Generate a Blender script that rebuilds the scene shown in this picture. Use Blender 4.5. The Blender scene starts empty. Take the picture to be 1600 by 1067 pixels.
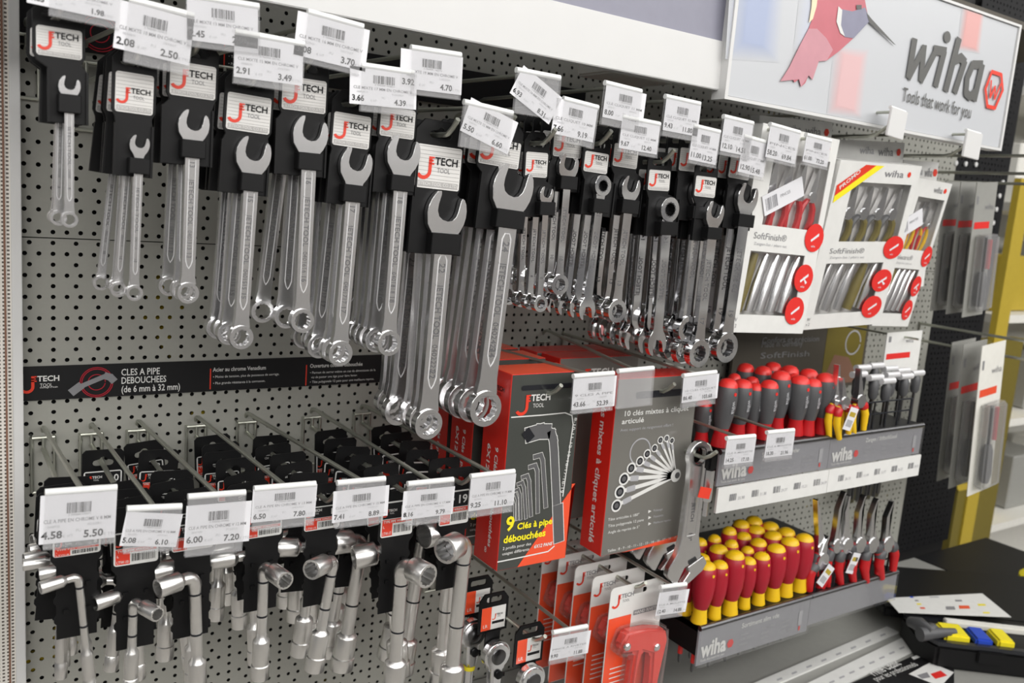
import bpy, bmesh, math, random
from mathutils import Matrix, Vector
from mathutils.geometry import tessellate_polygon
random.seed(7)
S = bpy.context.scene
COL = S.collection
PI = math.pi
ZO = 1.70                       # height of the pegboard's first hole row above the floor

# ---------------------------------------------------------------- camera
CAM = Vector((-0.09896029, -1.17870266, -0.12824249 + ZO))
RX = Vector((0.83058741, -0.55128498, 0.07879995))
RY = Vector((-0.0230879, -0.17546744, -0.98421447))
RZ = Vector((0.55640948, 0.81565682, -0.15846905))
FPX = 1366.35
cd = bpy.data.cameras.new('camera')
cam = bpy.data.objects.new('camera', cd)
COL.objects.link(cam)
m = Matrix.Identity(4)
for i in range(3):
    m[i][0] = RX[i]; m[i][1] = -RY[i]; m[i][2] = -RZ[i]; m[i][3] = CAM[i]
cam.matrix_world = m
cd.sensor_fit = 'HORIZONTAL'; cd.sensor_width = 36.0
cd.lens = FPX / 1600 * 36.0
cd.clip_start = 0.02; cd.clip_end = 60
cd.dof.use_dof = True
cd.dof.focus_distance = 1.06
cd.dof.aperture_fstop = 6.3
S.camera = cam

# ---------------------------------------------------------------- light
S.view_settings.view_transform = 'Standard'
S.view_settings.look = 'None'
S.view_settings.gamma = 1.0
S.view_settings.use_curve_mapping = False
S.view_settings.exposure = -0.34
W = bpy.data.worlds.new('shop_air'); S.world = W
W.use_nodes = True
wn = W.node_tree; wn.nodes.clear()
wo = wn.nodes.new('ShaderNodeOutputWorld'); wb = wn.nodes.new('ShaderNodeBackground')
wt = wn.nodes.new('ShaderNodeTexCoord'); ws = wn.nodes.new('ShaderNodeSeparateXYZ')
wr = wn.nodes.new('ShaderNodeValToRGB'); wm = wn.nodes.new('ShaderNodeMapRange')
wm.inputs[1].default_value = -1; wm.inputs[2].default_value = 1
wn.links.new(wt.outputs['Generated'], ws.inputs[0])
wn.links.new(ws.outputs['Z'], wm.inputs[0]); wn.links.new(wm.outputs[0], wr.inputs[0])
e = wr.color_ramp.elements
e[0].position = 0.0; e[0].color = (0.50, 0.48, 0.45, 1)
e[1].position = 1.0; e[1].color = (1.0, 1.0, 1.0, 1)
for pos, c in ((0.42, (0.42, 0.41, 0.40, 1)), (0.50, (0.55, 0.55, 0.55, 1)), (0.62, (0.80, 0.80, 0.80, 1))):
    k = e.new(pos); k.color = c
wn.links.new(wr.outputs[0], wb.inputs[0]); wb.inputs[1].default_value = 0.36
wn.links.new(wb.outputs[0], wo.inputs[0])


def area(name, loc, sx, sy, power, rot=(0, 0, 0), col=(1, 0.98, 0.95)):
    l = bpy.data.lights.new(name, 'AREA'); l.shape = 'RECTANGLE'
    l.size = sx; l.size_y = sy; l.energy = power; l.color = col
    o = bpy.data.objects.new(name, l); COL.objects.link(o)
    o.location = loc; o.rotation_euler = rot
    return o


# ceiling tube rows above the aisle
area('ceiling_tube_light', (1.0, -1.25, 3.2), 6.0, 0.6, 34, (math.radians(18), 0, 0))
area('ceiling_tube_light', (1.0, -2.9, 3.2), 7.0, 0.8, 95, (math.radians(40), 0, 0))
area('ceiling_tube_light', (1.0, -5.2, 3.2), 8.0, 0.8, 200, (math.radians(60), 0, 0))
area('ceiling_tube_light', (-2.4, -1.8, 3.0), 0.30, 3.0, 22, (0, math.radians(-40), 0))
area('ceiling_tube_light', (4.6, -1.6, 3.0), 0.30, 3.0, 22, (0, math.radians(40), 0))


# ---------------------------------------------------------------- photo geometry
def ray(px, py):
    return RX * ((px - 800) / FPX) + RY * ((py - 533.5) / FPX) + RZ


def PY(px, py, y):
    """point of the plane y = const seen at a place of the 1600x1067 frame"""
    d = ray(px, py)
    return CAM + d * ((y - CAM.y) / d.y)


def PX(px, py, x):
    d = ray(px, py)
    return CAM + d * ((x - CAM.x) / d.x)


def PZ(px, py, z):
    d = ray(px, py)
    return CAM + d * ((z - CAM.z) / d.z)


# ---------------------------------------------------------------- materials
MATS = {}


def mat(name, col, rough=0.5, metal=0.0, bump=0.0, scale=60.0, vary=0.06, coat=0.0, spec=0.5, alpha=1.0, trans=0.0):
    if name in MATS: return MATS[name]
    a = bpy.data.materials.new(name); a.use_nodes = True
    nt = a.node_tree; b = nt.nodes['Principled BSDF']
    c = (col[0], col[1], col[2], 1)
    b.inputs['Base Color'].default_value = c
    b.inputs['Roughness'].default_value = rough
    b.inputs['Metallic'].default_value = metal
    b.inputs['Coat Weight'].default_value = coat
    b.inputs['Specular IOR Level'].default_value = spec
    if vary or bump:
        tc = nt.nodes.new('ShaderNodeTexCoord'); no = nt.nodes.new('ShaderNodeTexNoise')
        no.inputs['Scale'].default_value = scale; no.inputs['Detail'].default_value = 3
        nt.links.new(tc.outputs['Object'], no.inputs['Vector'])
        if vary:
            mx = nt.nodes.new('ShaderNodeMix'); mx.data_type = 'RGBA'
            mx.inputs[6].default_value = tuple(x * (1 - vary) for x in col) + (1,)
            mx.inputs[7].default_value = tuple(min(1, x * (1 + vary)) for x in col) + (1,)
            nt.links.new(no.outputs['Fac'], mx.inputs[0]); nt.links.new(mx.outputs[2], b.inputs['Base Color'])
        if bump:
            bp = nt.nodes.new('ShaderNodeBump'); bp.inputs['Strength'].default_value = bump
            bp.inputs['Distance'].default_value = 0.001
            nt.links.new(no.outputs['Fac'], bp.inputs['Height']); nt.links.new(bp.outputs[0], b.inputs['Normal'])
    MATS[name] = a
    return a


def clear_mat(name, tint, gloss_fac, rough=0.08, haze=0.0):
    """thin clear plastic: mostly see-through with a glossy skin and a little milky haze"""
    a = bpy.data.materials.new(name); a.use_nodes = True
    nt = a.node_tree; nt.nodes.clear()
    out = nt.nodes.new('ShaderNodeOutputMaterial')
    tr = nt.nodes.new('ShaderNodeBsdfTransparent'); tr.inputs[0].default_value = (*tint, 1)
    gl = nt.nodes.new('ShaderNodeBsdfGlossy'); gl.inputs['Roughness'].default_value = rough
    df = nt.nodes.new('ShaderNodeBsdfDiffuse'); df.inputs[0].default_value = (0.9, 0.9, 0.92, 1)
    lw = nt.nodes.new('ShaderNodeLayerWeight'); fr = nt.nodes.new('ShaderNodeMath'); fr.operation = 'POWER'; fr.inputs[1].default_value = 4.0
    nt.links.new(lw.outputs['Facing'], fr.inputs[0])
    ad = nt.nodes.new('ShaderNodeMath'); ad.operation = 'MULTIPLY_ADD'
    ad.inputs[1].default_value = 0.6; ad.inputs[2].default_value = gloss_fac
    m1 = nt.nodes.new('ShaderNodeMixShader'); m2 = nt.nodes.new('ShaderNodeMixShader')
    m1.inputs[0].default_value = haze
    nt.links.new(tr.outputs[0], m1.inputs[1]); nt.links.new(df.outputs[0], m1.inputs[2])
    nt.links.new(fr.outputs[0], ad.inputs[0]); nt.links.new(ad.outputs[0], m2.inputs[0])
    nt.links.new(m1.outputs[0], m2.inputs[1]); nt.links.new(gl.outputs[0], m2.inputs[2])
    nt.links.new(m2.outputs[0], out.inputs[0])
    MATS[name] = a
    return a


mat('peg_grey', (0.325, 0.325, 0.292), 0.45, 0.0, 0.04, 220, 0.03)
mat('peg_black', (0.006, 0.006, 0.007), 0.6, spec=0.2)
mat('black_plastic', (0.007, 0.007, 0.0075), 0.42, 0, 0.05, 150, spec=0.22)
mat('black_gloss', (0.015, 0.016, 0.02), 0.16)
mat('black_print', (0.008, 0.008, 0.009), 0.5, spec=0.3)
mat('grey_print', (0.22, 0.22, 0.23), 0.5)
mat('faint_print', (0.40, 0.40, 0.42), 0.5)
mat('satin_chrome', (0.84, 0.84, 0.85), 0.21, 1.0, 0.03, 90, 0.05)
mat('polished_chrome', (0.80, 0.80, 0.81), 0.07, 1.0, 0.0, 40, 0.03)
mat('engraving', (0.16, 0.16, 0.165), 0.5, 0.6)
mat('ridge_chrome', (0.72, 0.72, 0.73), 0.35, 0.35)
mat('matte_chrome', (0.90, 0.89, 0.87), 0.31, 1.0, 0.02, 90, 0.04)
mat('dark_steel', (0.16, 0.16, 0.165), 0.3, 1.0)
mat('zinc_wire', (0.47, 0.48, 0.42), 0.36, 0.85, 0.03, 120)
mat('paper', (0.74, 0.74, 0.77), 0.6, 0, 0, 30, 0.02)
mat('cream', (0.74, 0.73, 0.68), 0.55)
mat('white_paint', (0.64, 0.64, 0.635), 0.42, 0, 0, 20, 0.02)
mat('tube_white', (0.78, 0.79, 0.78), 0.18)
mat('silver_plate', (0.72, 0.71, 0.69), 0.33, 0.0, 0, 50, 0.03)
mat('plate_rib', (0.42, 0.41, 0.40), 0.4)
mat('red_print', (0.72, 0.045, 0.02), 0.4)
mat('box_red', (0.62, 0.022, 0.014), 0.30, 0, 0, 40, 0.05, 0.3)
mat('box_orange', (0.80, 0.085, 0.03), 0.30, 0, 0, 40, 0.05, 0.3)
mat('box_dark', (0.052, 0.056, 0.05), 0.3, 0, 0, 40, 0.05, 0.3)
mat('box_grey', (0.16, 0.155, 0.14), 0.34, 0, 0, 40, 0.04, 0.2)
mat('yellow_print', (0.90, 0.78, 0.02), 0.4)
mat('white_print', (0.72, 0.72, 0.70), 0.45)
mat('red_plastic', (0.50, 0.012, 0.016), 0.32, 0, 0, 60, 0.05)
mat('dark_red_plastic', (0.36, 0.008, 0.022), 0.42, 0, 0, 60, 0.06)
mat('bright_red', (0.72, 0.03, 0.025), 0.35)
mat('yellow_plastic', (0.80, 0.50, 0.01), 0.36, 0, 0, 60, 0.04)
mat('grip_grey', (0.075, 0.076, 0.08), 0.42, 0, 0.1, 300)
mat('label_grey', (0.27, 0.27, 0.29), 0.4)
mat('valance_grey', (0.25, 0.25, 0.31), 0.5)
mat('dark_brown', (0.07, 0.06, 0.045), 0.6)
mat('post_paint', (0.66, 0.62, 0.57), 0.5)
mat('rust', (0.22, 0.11, 0.07), 0.6)
mat('deck_grey', (0.30, 0.30, 0.28), 0.45)
mat('blister_red', (0.62, 0.09, 0.05), 0.4)
mat('rivet_red', (0.66, 0.05, 0.035), 0.25, 0, 0, 40, 0.04, 0.4)
mat('blue_block', (0.02, 0.07, 0.50), 0.5)
mat('yellow_block', (0.85, 0.72, 0.02), 0.5)
mat('amber', (0.45, 0.33, 0.03), 0.5)
mat('gold_dark', (0.16, 0.125, 0.015), 0.5)
mat('green_grey', (0.30, 0.30, 0.28), 0.5)
mat('floor_tile', (0.42, 0.40, 0.37), 0.3)
mat('sign_light', (0.52, 0.535, 0.56), 0.35, 0, 0, 20, 0.01)
clear_mat('clear_sleeve', (0.97, 0.97, 0.97), 0.03, 0.05, 0.10)
clear_mat('clear_window', (0.97, 0.97, 0.97), 0.05, 0.06, 0.02)
clear_mat('clear_blister', (0.97, 0.96, 0.95), 0.05, 0.07, 0.03)
clear_mat('smoky_blister', (0.80, 0.80, 0.78), 0.06, 0.12, 0.16)


# ---------------------------------------------------------------- mesh helpers
def T(x, y, z): return Matrix.Translation((x, y, z))
def RotY(a): return Matrix.Rotation(a, 4, 'Y')
def RotX(a): return Matrix.Rotation(a, 4, 'X')
def RotZ(a): return Matrix.Rotation(a, 4, 'Z')


class MB:
    def __init__(s):
        s.v = []; s.f = []; s.m = []

    def add(s, vs, fs, mi=0, M=None):
        b = len(s.v)
        if M is not None: vs = [M @ Vector(v) for v in vs]
        s.v.extend([tuple(v) for v in vs])
        s.f.extend([tuple(b + i for i in f) for f in fs])
        s.m.extend([mi] * len(fs))
        return s

    def box(s, x0, x1, y0, y1, z0, z1, mi=0, M=None):
        vs = [(x0, y0, z0), (x1, y0, z0), (x1, y1, z0), (x0, y1, z0), (x0, y0, z1), (x1, y0, z1), (x1, y1, z1), (x0, y1, z1)]
        return s.add(vs, [(0, 1, 2, 3), (4, 7, 6, 5), (0, 4, 5, 1), (1, 5, 6, 2), (2, 6, 7, 3), (3, 7, 4, 0)], mi, M)

    def prism(s, outer, y0, y1, mi=0, M=None, holes=()):
        """outline in x,z pushed from y0 to y1, with optional holes"""
        loops = [list(outer)] + [list(h) for h in holes]
        flat = [p for l in loops for p in l]; n = len(flat)
        vs = [(p[0], y0, p[1]) for p in flat] + [(p[0], y1, p[1]) for p in flat]
        fs = []
        if holes:
            tri = tessellate_polygon([[Vector((p[0], p[1], 0)) for p in l] for l in loops])
            for t in tri:
                fs.append(tuple(t)); fs.append(tuple(n + i for i in reversed(t)))
        else:
            fs.append(tuple(range(n))); fs.append(tuple(n + i for i in reversed(range(n))))
        o = 0
        for l in loops:
            k = len(l)
            for i in range(k):
                j = (i + 1) % k
                fs.append((o + i, n + o + i, n + o + j, o + j))
            o += k
        return s.add(vs, fs, mi, M)

    def flat(s, outer, y, mi=0, M=None, holes=()):
        loops = [list(outer)] + [list(h) for h in holes]
        vs = [(p[0], y, p[1]) for l in loops for p in l]
        if holes or len(outer) > 4:
            tri = tessellate_polygon([[Vector((p[0], p[1], 0)) for p in l] for l in loops])
            return s.add(vs, [tuple(t) for t in tri], mi, M)
        return s.add(vs, [tuple(range(len(vs)))], mi, M)

    def rect(s, x0, x1, z0, z1, y, mi=0, M=None):
        return s.add([(x0, y, z0), (x1, y, z0), (x1, y, z1), (x0, y, z1)], [(0, 1, 2, 3)], mi, M)

    def lathe(s, prof, n=20, mi=0, M=None, caps=True):
        """profile of (radius, z) turned about z"""
        vs = []; fs = []
        for r, z in prof:
            for i in range(n):
                a = 2 * PI * i / n
                vs.append((r * math.cos(a), r * math.sin(a), z))
        for k in range(len(prof) - 1):
            for i in range(n):
                j = (i + 1) % n
                fs.append((k * n + i, k * n + j, (k + 1) * n + j, (k + 1) * n + i))
        if caps:
            fs.append(tuple(reversed(range(n)))); fs.append(tuple((len(prof) - 1) * n + i for i in range(n)))
        return s.add(vs, fs, mi, M)

    def tube(s, path, r, n=10, mi=0, M=None, caps=True):
        """round bar along a path; r a number or a list"""
        path = [Vector(p) for p in path]; k = len(path)
        rr = r if isinstance(r, (list, tuple)) else [r] * k
        up = None; vs = []; fs = []
        for i, p in enumerate(path):
            d = (path[min(i + 1, k - 1)] - path[max(i - 1, 0)]).normalized()
            if up is None:
                up = Vector((0, 0, 1)) if abs(d.z) < 0.9 else Vector((1, 0, 0))
            a = (up - d * up.dot(d)).normalized(); b = d.cross(a); up = a
            for j in range(n):
                t = 2 * PI * j / n
                vs.append(p + a * (rr[i] * math.cos(t)) + b * (rr[i] * math.sin(t)))
        for i in range(k - 1):
            for j in range(n):
                q = (j + 1) % n
                fs.append((i * n + j, i * n + q, (i + 1) * n + q, (i + 1) * n + j))
        if caps:
            fs.append(tuple(reversed(range(n)))); fs.append(tuple((k - 1) * n + j for j in range(n)))
        return s.add(vs, fs, mi, M)

    def bevel(s, w, seg=2, ang=50):
        bm = bmesh.new()
        bv = [bm.verts.new(v) for v in s.v]
        for f, mi in zip(s.f, s.m):
            try:
                q = bm.faces.new([bv[i] for i in f]); q.material_index = mi
            except ValueError: pass
        bmesh.ops.recalc_face_normals(bm, faces=bm.faces)
        es = [x for x in bm.edges if len(x.link_faces) == 2 and x.calc_face_angle(0) > math.radians(ang)]
        bmesh.ops.bevel(bm, geom=es, offset=w, segments=seg, affect='EDGES', clamp_overlap=True)
        bm.verts.index_update()
        s.v = [tuple(v.co) for v in bm.verts]
        s.f = [tuple(v.index for v in f.verts) for f in bm.faces]
        s.m = [f.material_index for f in bm.faces]
        bm.free()
        return s

    def mesh(s, name, mats, smooth=35):
        me = bpy.data.meshes.new(name)
        me.from_pydata(s.v, [], s.f)
        for q in mats: me.materials.append(MATS[q])
        me.polygons.foreach_set('material_index', s.m)
        bm = bmesh.new(); bm.from_mesh(me)
        bmesh.ops.recalc_face_normals(bm, faces=bm.faces)
        bm.to_mesh(me); bm.free()
        if smooth:
            me.polygons.foreach_set('use_smooth', [True] * len(me.polygons))
            me.set_sharp_from_angle(angle=math.radians(smooth))
        me.update()
        return me

    def build(s, name, mats, parent=None, smooth=35, label=None):
        if isinstance(mats, str): mats = [mats]
        o = bpy.data.objects.new(name, s.mesh(name, mats, smooth))
        COL.objects.link(o)
        if parent is not None: o.parent = parent
        if label: o['label'] = label
        return o


TXT = {}


def glyphs(t, bold):
    k = (t, bold)
    if k not in TXT:
        c = bpy.data.curves.new('t', 'FONT'); c.body = t; c.resolution_u = 2; c.offset = bold; c.size = 1.0
        o = bpy.data.objects.new('t', c); COL.objects.link(o)
        dg = bpy.context.evaluated_depsgraph_get()
        me = bpy.data.meshes.new_from_object(o.evaluated_get(dg))
        vs = [(v.co.x, 0, v.co.y) for v in me.vertices]; fs = [tuple(p.vertices) for p in me.polygons]
        w = max([v[0] for v in vs] or [0])
        bpy.data.objects.remove(o); bpy.data.curves.remove(c); bpy.data.meshes.remove(me)
        TXT[k] = (vs, fs, w)
    return TXT[k]


def text(mb, t, x, z, h, y, mi, M=None, bold=0.0, align='l', width=None, slant=0.0):
    """flat lettering on a face looking to -y; h = capital height, width squeezes or stretches it"""
    vs, fs, w = glyphs(t, bold)
    sc = h / 0.70; sx = sc
    if width and w: sx = width / w
    off = {'l': 0, 'c': -w * sx / 2, 'r': -w * sx}[align]
    mb.add([(x + off + v[0] * sx + v[2] * sc * slant, y, z + v[2] * sc) for v in vs], fs, mi, M)


def arc(cx, cz, r, a0, a1, n):
    return [(cx + r * math.cos(math.radians(a0 + (a1 - a0) * i / n)), cz + r * math.sin(math.radians(a0 + (a1 - a0) * i / n))) for i in range(n + 1)]


def rrect(x0, x1, z0, z1, r, n=4):
    return arc(x1 - r, z1 - r, r, 0, 90, n) + arc(x0 + r, z1 - r, r, 90, 180, n) + arc(x0 + r, z0 + r, r, 180, 270, n) + arc(x1 - r, z0 + r, r, 270, 360, n)


def jlogo(mb, x, z, w, y, red, ink, M=None, tool=True, tink=None):
    """red hooked J with a small E, then TECH over TOOL; w = whole width"""
    def p(l): return [(x + a * w, z + b * w) for a, b in l]
    mb.flat(p([(.235, .40), (.235, .13)] + [(q[0], q[1]) for q in arc(.125, .13, .11, 0, -150, 8)] +
              [(q[0], q[1]) for q in arc(.125, .13, .19, -150, 0, 8)] + [(.315, .40)]), y, red, M)
    for b in (.40, .335, .27): mb.rect(x + .235 * w, x + (.37 if b != .335 else .35) * w, z + b * w, z + (b + .035) * w, y, red, M)
    text(mb, 'TECH', x + .385 * w, z + .28 * w, .155 * w, y, ink, M, 0.025, 'l', .56 * w)
    if tool: text(mb, 'TOOL', x + .45 * w, z + .115 * w, .10 * w, y, tink if tink is not None else ink, M, 0.0, 'l', .32 * w)


def barcode(mb, x0, x1, z0, z1, y, mi, M=None, n=30):
    x = x0; u = (x1 - x0) / (n * 2.0)
    while x < x1:
        w = random.choice((1, 1, 1, 2, 3)) * u
        mb.rect(x, min(x + w, x1), z0, z1, y, mi, M); x += w + random.choice((1, 1, 2)) * u


def thing(name, label, cat, M=None, group=None):
    o = bpy.data.objects.new(name, None); COL.objects.link(o)
    o.empty_display_size = 0.01
    if M is not None: o.matrix_world = M
    o['label'] = label; o['category'] = cat
    if group: o['group'] = group
    return o


def tag(o, label, cat, group=None):
    o['label'] = label; o['category'] = cat
    if group: o['group'] = group
    return o


def struct(o):
    o['kind'] = 'structure'
    return o


KIDS = {}


def copy_tree(o, label=None, M=None, parent=None):
    c = o.copy(); COL.objects.link(c)
    if parent is not None:
        c.parent = parent; c.matrix_parent_inverse = o.matrix_parent_inverse
    if M is not None: c.matrix_world = M
    if label: c['label'] = label
    for ch in kids(o): copy_tree(ch, None, None, c)
    return c


def kids(o):
    return [x for x in COL.objects if x.parent == o]


ORD = ['front', 'second', 'third', 'fourth', 'fifth', 'sixth', 'seventh', 'eighth', 'ninth', 'tenth', 'eleventh', 'twelfth']
# ================================================================ the setting
V = 0.02606; H = 0.015; HS = 0.025
def pegboard(name, r0, r1, x0, x1, label, trim_top=0.0, mats='peg_grey', y=0.0):
    """perforated panel: full hole rows every V, sparse rows between, each hole a real opening"""
    vs = []; fs = []
    def cell(xa, xb, za, zb, cx, cz, r=0.0028, hole=True):
        b = len(vs)
        if not hole:
            vs.extend([(xa, y, za), (xb, y, za), (xb, y, zb), (xa, y, zb)]); fs.append((b, b + 1, b + 2, b + 3)); return
        vs.extend([(xa, y, za), (xb, y, za), (xb, y, zb), (xa, y, zb)])
        oc = [(cx + r * math.cos(PI / 8 + PI / 4 * k), cz + r * math.sin(PI / 8 + PI / 4 * k)) for k in range(8)]
        vs.extend([(a, y, c) for a, c in oc]); vs.extend([(a, y + 0.0012, c) for a, c in oc])
        o = b + 4
        # octagon vertices: 0 right-up,1 up-right,2 up-left,3 left-up,4 left-down,5 down-left,6 down-right,7 right-down
        fs.extend([(b, b + 1, o + 6, o + 5), (b + 1, b + 2, o + 0, o + 7), (b + 2, b + 3, o + 2, o + 1), (b + 3, b, o + 4, o + 3),
                   (b, o + 5, o + 4), (b + 1, o + 7, o + 6), (b + 2, o + 1, o + 0), (b + 3, o + 3, o + 2)])
        for k in range(8):
            q = (k + 1) % 8
            fs.append((o + k, o + q, o + 8 + q, o + 8 + k))
    r = r0
    first = True
    while r < r1 - 1e-6:
        full = abs(r - round(r)) < 1e-6
        zc = ZO - r * V; za = zc - V / 4; zb = zc + V / 4 - (trim_top if first else 0)
        first = False
        p = H if full else HS
        c0 = 0.0 if full else 0.005
        k = math.ceil((x0 + p * .4 - c0) / p)
        xa = x0
        while True:
            cx = c0 + k * p; xb = cx + p / 2
            if xb > x1 - 0.003: break
            cell(xa, xb, za, zb, cx, zc); xa = xb; k += 1
        if xa < x1: cell(xa, x1, za, zb, 0, 0, hole=False)
        r += 0.5
    m_ = MB(); m_.add(vs, fs); o = m_.build(name, mats, None, smooth=None)
    tag(o, label, 'back panel')
    return o
XR = 1.93
pegboard('pegboard', -8, 8.5, -0.006, XR, 'upper grey perforated back panel behind the hanging combination wrenches')
pegboard('pegboard', 8.5, 24.5, -0.006, XR, 'middle grey perforated back panel with the black banner strip across it', 0.0012)
pegboard('pegboard', 24.5, 37, -0.006, XR, 'lower grey perforated back panel behind the hanging socket wrenches', 0.0012)
bk = bpy.data.materials.new('back_side'); bk.use_nodes = True; MATS['back_side'] = bk
nt = bk.node_tree; b = nt.nodes['Principled BSDF']; b.inputs['Roughness'].default_value = .7
no = nt.nodes.new('ShaderNodeTexNoise'); no.inputs['Scale'].default_value = 9; tc = nt.nodes.new('ShaderNodeTexCoord')
cr = nt.nodes.new('ShaderNodeValToRGB'); cr.color_ramp.elements[0].position = .66; cr.color_ramp.elements[0].color = (.008, .008, .008, 1)
cr.color_ramp.elements[1].position = .68; cr.color_ramp.elements[1].color = (.62, .45, .02, 1)
nt.links.new(tc.outputs['Object'], no.inputs['Vector']); nt.links.new(no.outputs['Fac'], cr.inputs[0]); nt.links.new(cr.outputs[0], b.inputs['Base Color'])
struct(MB().box(-0.03, 1.925, 0.012, 0.03, 0.55, 2.7).build('wall_back', 'back_side', smooth=None))
struct(MB().box(-6, 9, -7, 1.5, -0.02, 0.0).build('floor', 'floor_tile', smooth=None))

# left upright, a perforated post with a rusty strip
def post_mat():
    a = bpy.data.materials.new('post_mesh'); a.use_nodes = True; nt = a.node_tree; b = nt.nodes['Principled BSDF']
    tc = nt.nodes.new('ShaderNodeTexCoord'); sp = nt.nodes.new('ShaderNodeSeparateXYZ'); nt.links.new(tc.outputs['Object'], sp.inputs[0])
    def mth(op, *a_):
        n = nt.nodes.new('ShaderNodeMath'); n.operation = op
        for i, q in enumerate(a_):
            if isinstance(q, (int, float)): n.inputs[i].default_value = q
            else: nt.links.new(q, n.inputs[i])
        return n.outputs[0]
    fx = mth('ABSOLUTE', mth('SUBTRACT', mth('FRACT', mth('MULTIPLY', sp.outputs['X'], 1 / 0.0052)), 0.5))
    fz = mth('ABSOLUTE', mth('SUBTRACT', mth('FRACT', mth('MULTIPLY', sp.outputs['Z'], 1 / 0.0046)), 0.5))
    hole = mth('MULTIPLY', mth('LESS_THAN', fx, 0.26), mth('LESS_THAN', fz, 0.24))
    mx = nt.nodes.new('ShaderNodeMix'); mx.data_type = 'RGBA'; nt.links.new(hole, mx.inputs[0])
    mx.inputs[6].default_value = (.72, .69, .64, 1); mx.inputs[7].default_value = (.10, .085, .07, 1)
    nt.links.new(mx.outputs[2], b.inputs['Base Color']); b.inputs['Roughness'].default_value = .5
    MATS['post_mesh'] = a
post_mat()
up = thing('shelf_upright', 'cream perforated upright post at the left end of the pegboard', 'post', T(0, 0, 0))
ua, ub = PY(13, 0, -.026), PY(25.5, 0, -.026); uc, ud = PY(26, 1067, -.026), PY(41, 1067, -.026)
ue = max(ub.x, ud.x); us = (ua.x + uc.x) / 2
MB().box(us - .060, us, -0.02, 0.03, 0.0, 2.35).build('mesh_face', 'post_mesh', up, None)
MB().box(us - .0075, us - .0055, -0.0215, -0.0202, 0.0, 2.35).build('rusty_strip', 'rust', up, None, label='brown rusty strip')
MB().box(us, ue, -0.026, 0.03, 0.0, 2.35).bevel(0.0008).build('edge_profile', 'white_paint', up)

# valance over the wrench bay, sign over the next bay
va = thing('valance', 'plain white valance board with grey upper panel above the wrench hooks', 'valance', T(0, 0, 0))
zv = ZO + 0.0425
MB().box(-0.2, 0.823, -0.30, -0.285, zv, zv + 0.064).bevel(0.001).build('white_fascia', 'white_paint', va)
MB().box(-0.2, 0.823, -0.296, -0.281, zv + 0.064, zv + 0.33).build('grey_panel', 'valance_grey', va, None)
lb = MB().box(0.70, 0.82, -0.20, -0.12, ZO + 0.058, ZO + 0.085).bevel(0.003).build('bracket_box', 'cream')
tag(lb, 'small cream bracket box under the valance at its right end', 'bracket')

zs0, zs1 = ZO + 0.038, ZO + 0.40
BL = PY(1136, 140, -0.31); BR = PY(1560, 232, -0.31); TRs = PY(1598, 45, -0.31)
sx0, sx1 = BL.x, BR.x
Wd = sx1 - sx0; zl, zr = BL.z, BR.z
tag(MB().box(.826, 1.93, -.27, .03, ZO + .262, ZO + .275).build('shading_board', 'dark_brown', None, None), 'added unseen dark board behind the sign, shading the wall below it', 'board')  # unseen board, added to keep overhead light off the wall under the sign
sg = thing('sign_board', 'large light sign board with red hummingbird and dark lettering over the right bay', 'sign', T(sx0, -0.31, zr))
SHt = TRs.z - BR.z
MB().box(0, Wd, 0, 0.02, 0, SHt).bevel(0.0015).build('board', 'sign_light', sg)
fr = MB()
fr.box(-0.006, 0.0, -0.003, 0.022, -0.004, SHt + .004); fr.box(Wd, Wd + .006, -0.003, 0.022, -0.004, SHt + .004)
fr.box(0, Wd, -0.003, 0.022, -0.004, 0.0005); fr.box(0, Wd, -0.003, 0.022, SHt, SHt + .004)
fr.build('frame', 'white_paint', sg, None)
pr = MB()
Ms = sg.matrix_world.inverted()
def sp(px, py):
    q = Ms @ PY(px, py, -0.311); return (q.x, q.z)
def spp(l): return [sp(*q) for q in l]
MATSG = ['sign_blue', 'sign_pink', 'bird_red', 'bird_rose', 'bird_grey', 'logo_grey', 'red_print', 'bird_yellow', 'sign_shade']
mat('sign_blue', (0.52, 0.58, 0.72), .4, vary=.03); mat('sign_pink', (0.80, 0.60, 0.60), .4, vary=.03); mat('bird_red', (0.50, 0.13, 0.16), .4, vary=.15, scale=25)
mat('bird_rose', (0.53, 0.25, 0.29), .4, vary=.1, scale=40); mat('bird_grey', (0.22, 0.22, 0.30), .4, vary=.1); mat('logo_grey', (0.10, 0.10, 0.095), .45); mat('bird_yellow', (0.80, 0.66, 0.45), .4)
mat('sign_shade', (0.66, 0.66, 0.64), .4, vary=.02)
def top_clip(l): return [(a, min(b_, SHt - .001)) for a, b_ in l]
def blur_band(px0, px1, py0, py1, lean, col, n=7, spread=26):
    """soft-edged band as printed on the board: nested strips of one print, from pale to full"""
    for i in range(n):
        t = i / (n - 1); g = 1 - t
        c = [B_ + (c_ * .78 - B_) * (t * .95 + .05) for B_, c_ in zip((.52, .535, .56), col)]
        nm = 'band_%d_%d' % (px0, i); mat(nm, c, .4, vary=0)
        MATSG.append(nm); k = len(MATSG) - 1
        s_ = spread * g
        pr.flat(top_clip(spp([(px0 - s_, py0 - s_), (px1 + s_, py0 - s_ + 6), (px1 + s_ - lean, py1 + s_ + 6), (px0 - s_ - lean, py1 + s_)])), -.0003 - .00014 * i, k)
blur_band(1168, 1200, -5, 66, 8, (.45, .52, .72), 12, 26)
blur_band(1318, 1345, 85, 165, 12, (.84, .55, .56), 10, 14)
blur_band(1512, 1532, 18, 70, 8, (.84, .44, .42), 8, 8)
blur_band(1270, 1300, 10, 60, 10, (.70, .75, .88), 9, 20)
pr.build('background_print', MATSG, sg, None); pr = MB()
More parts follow.
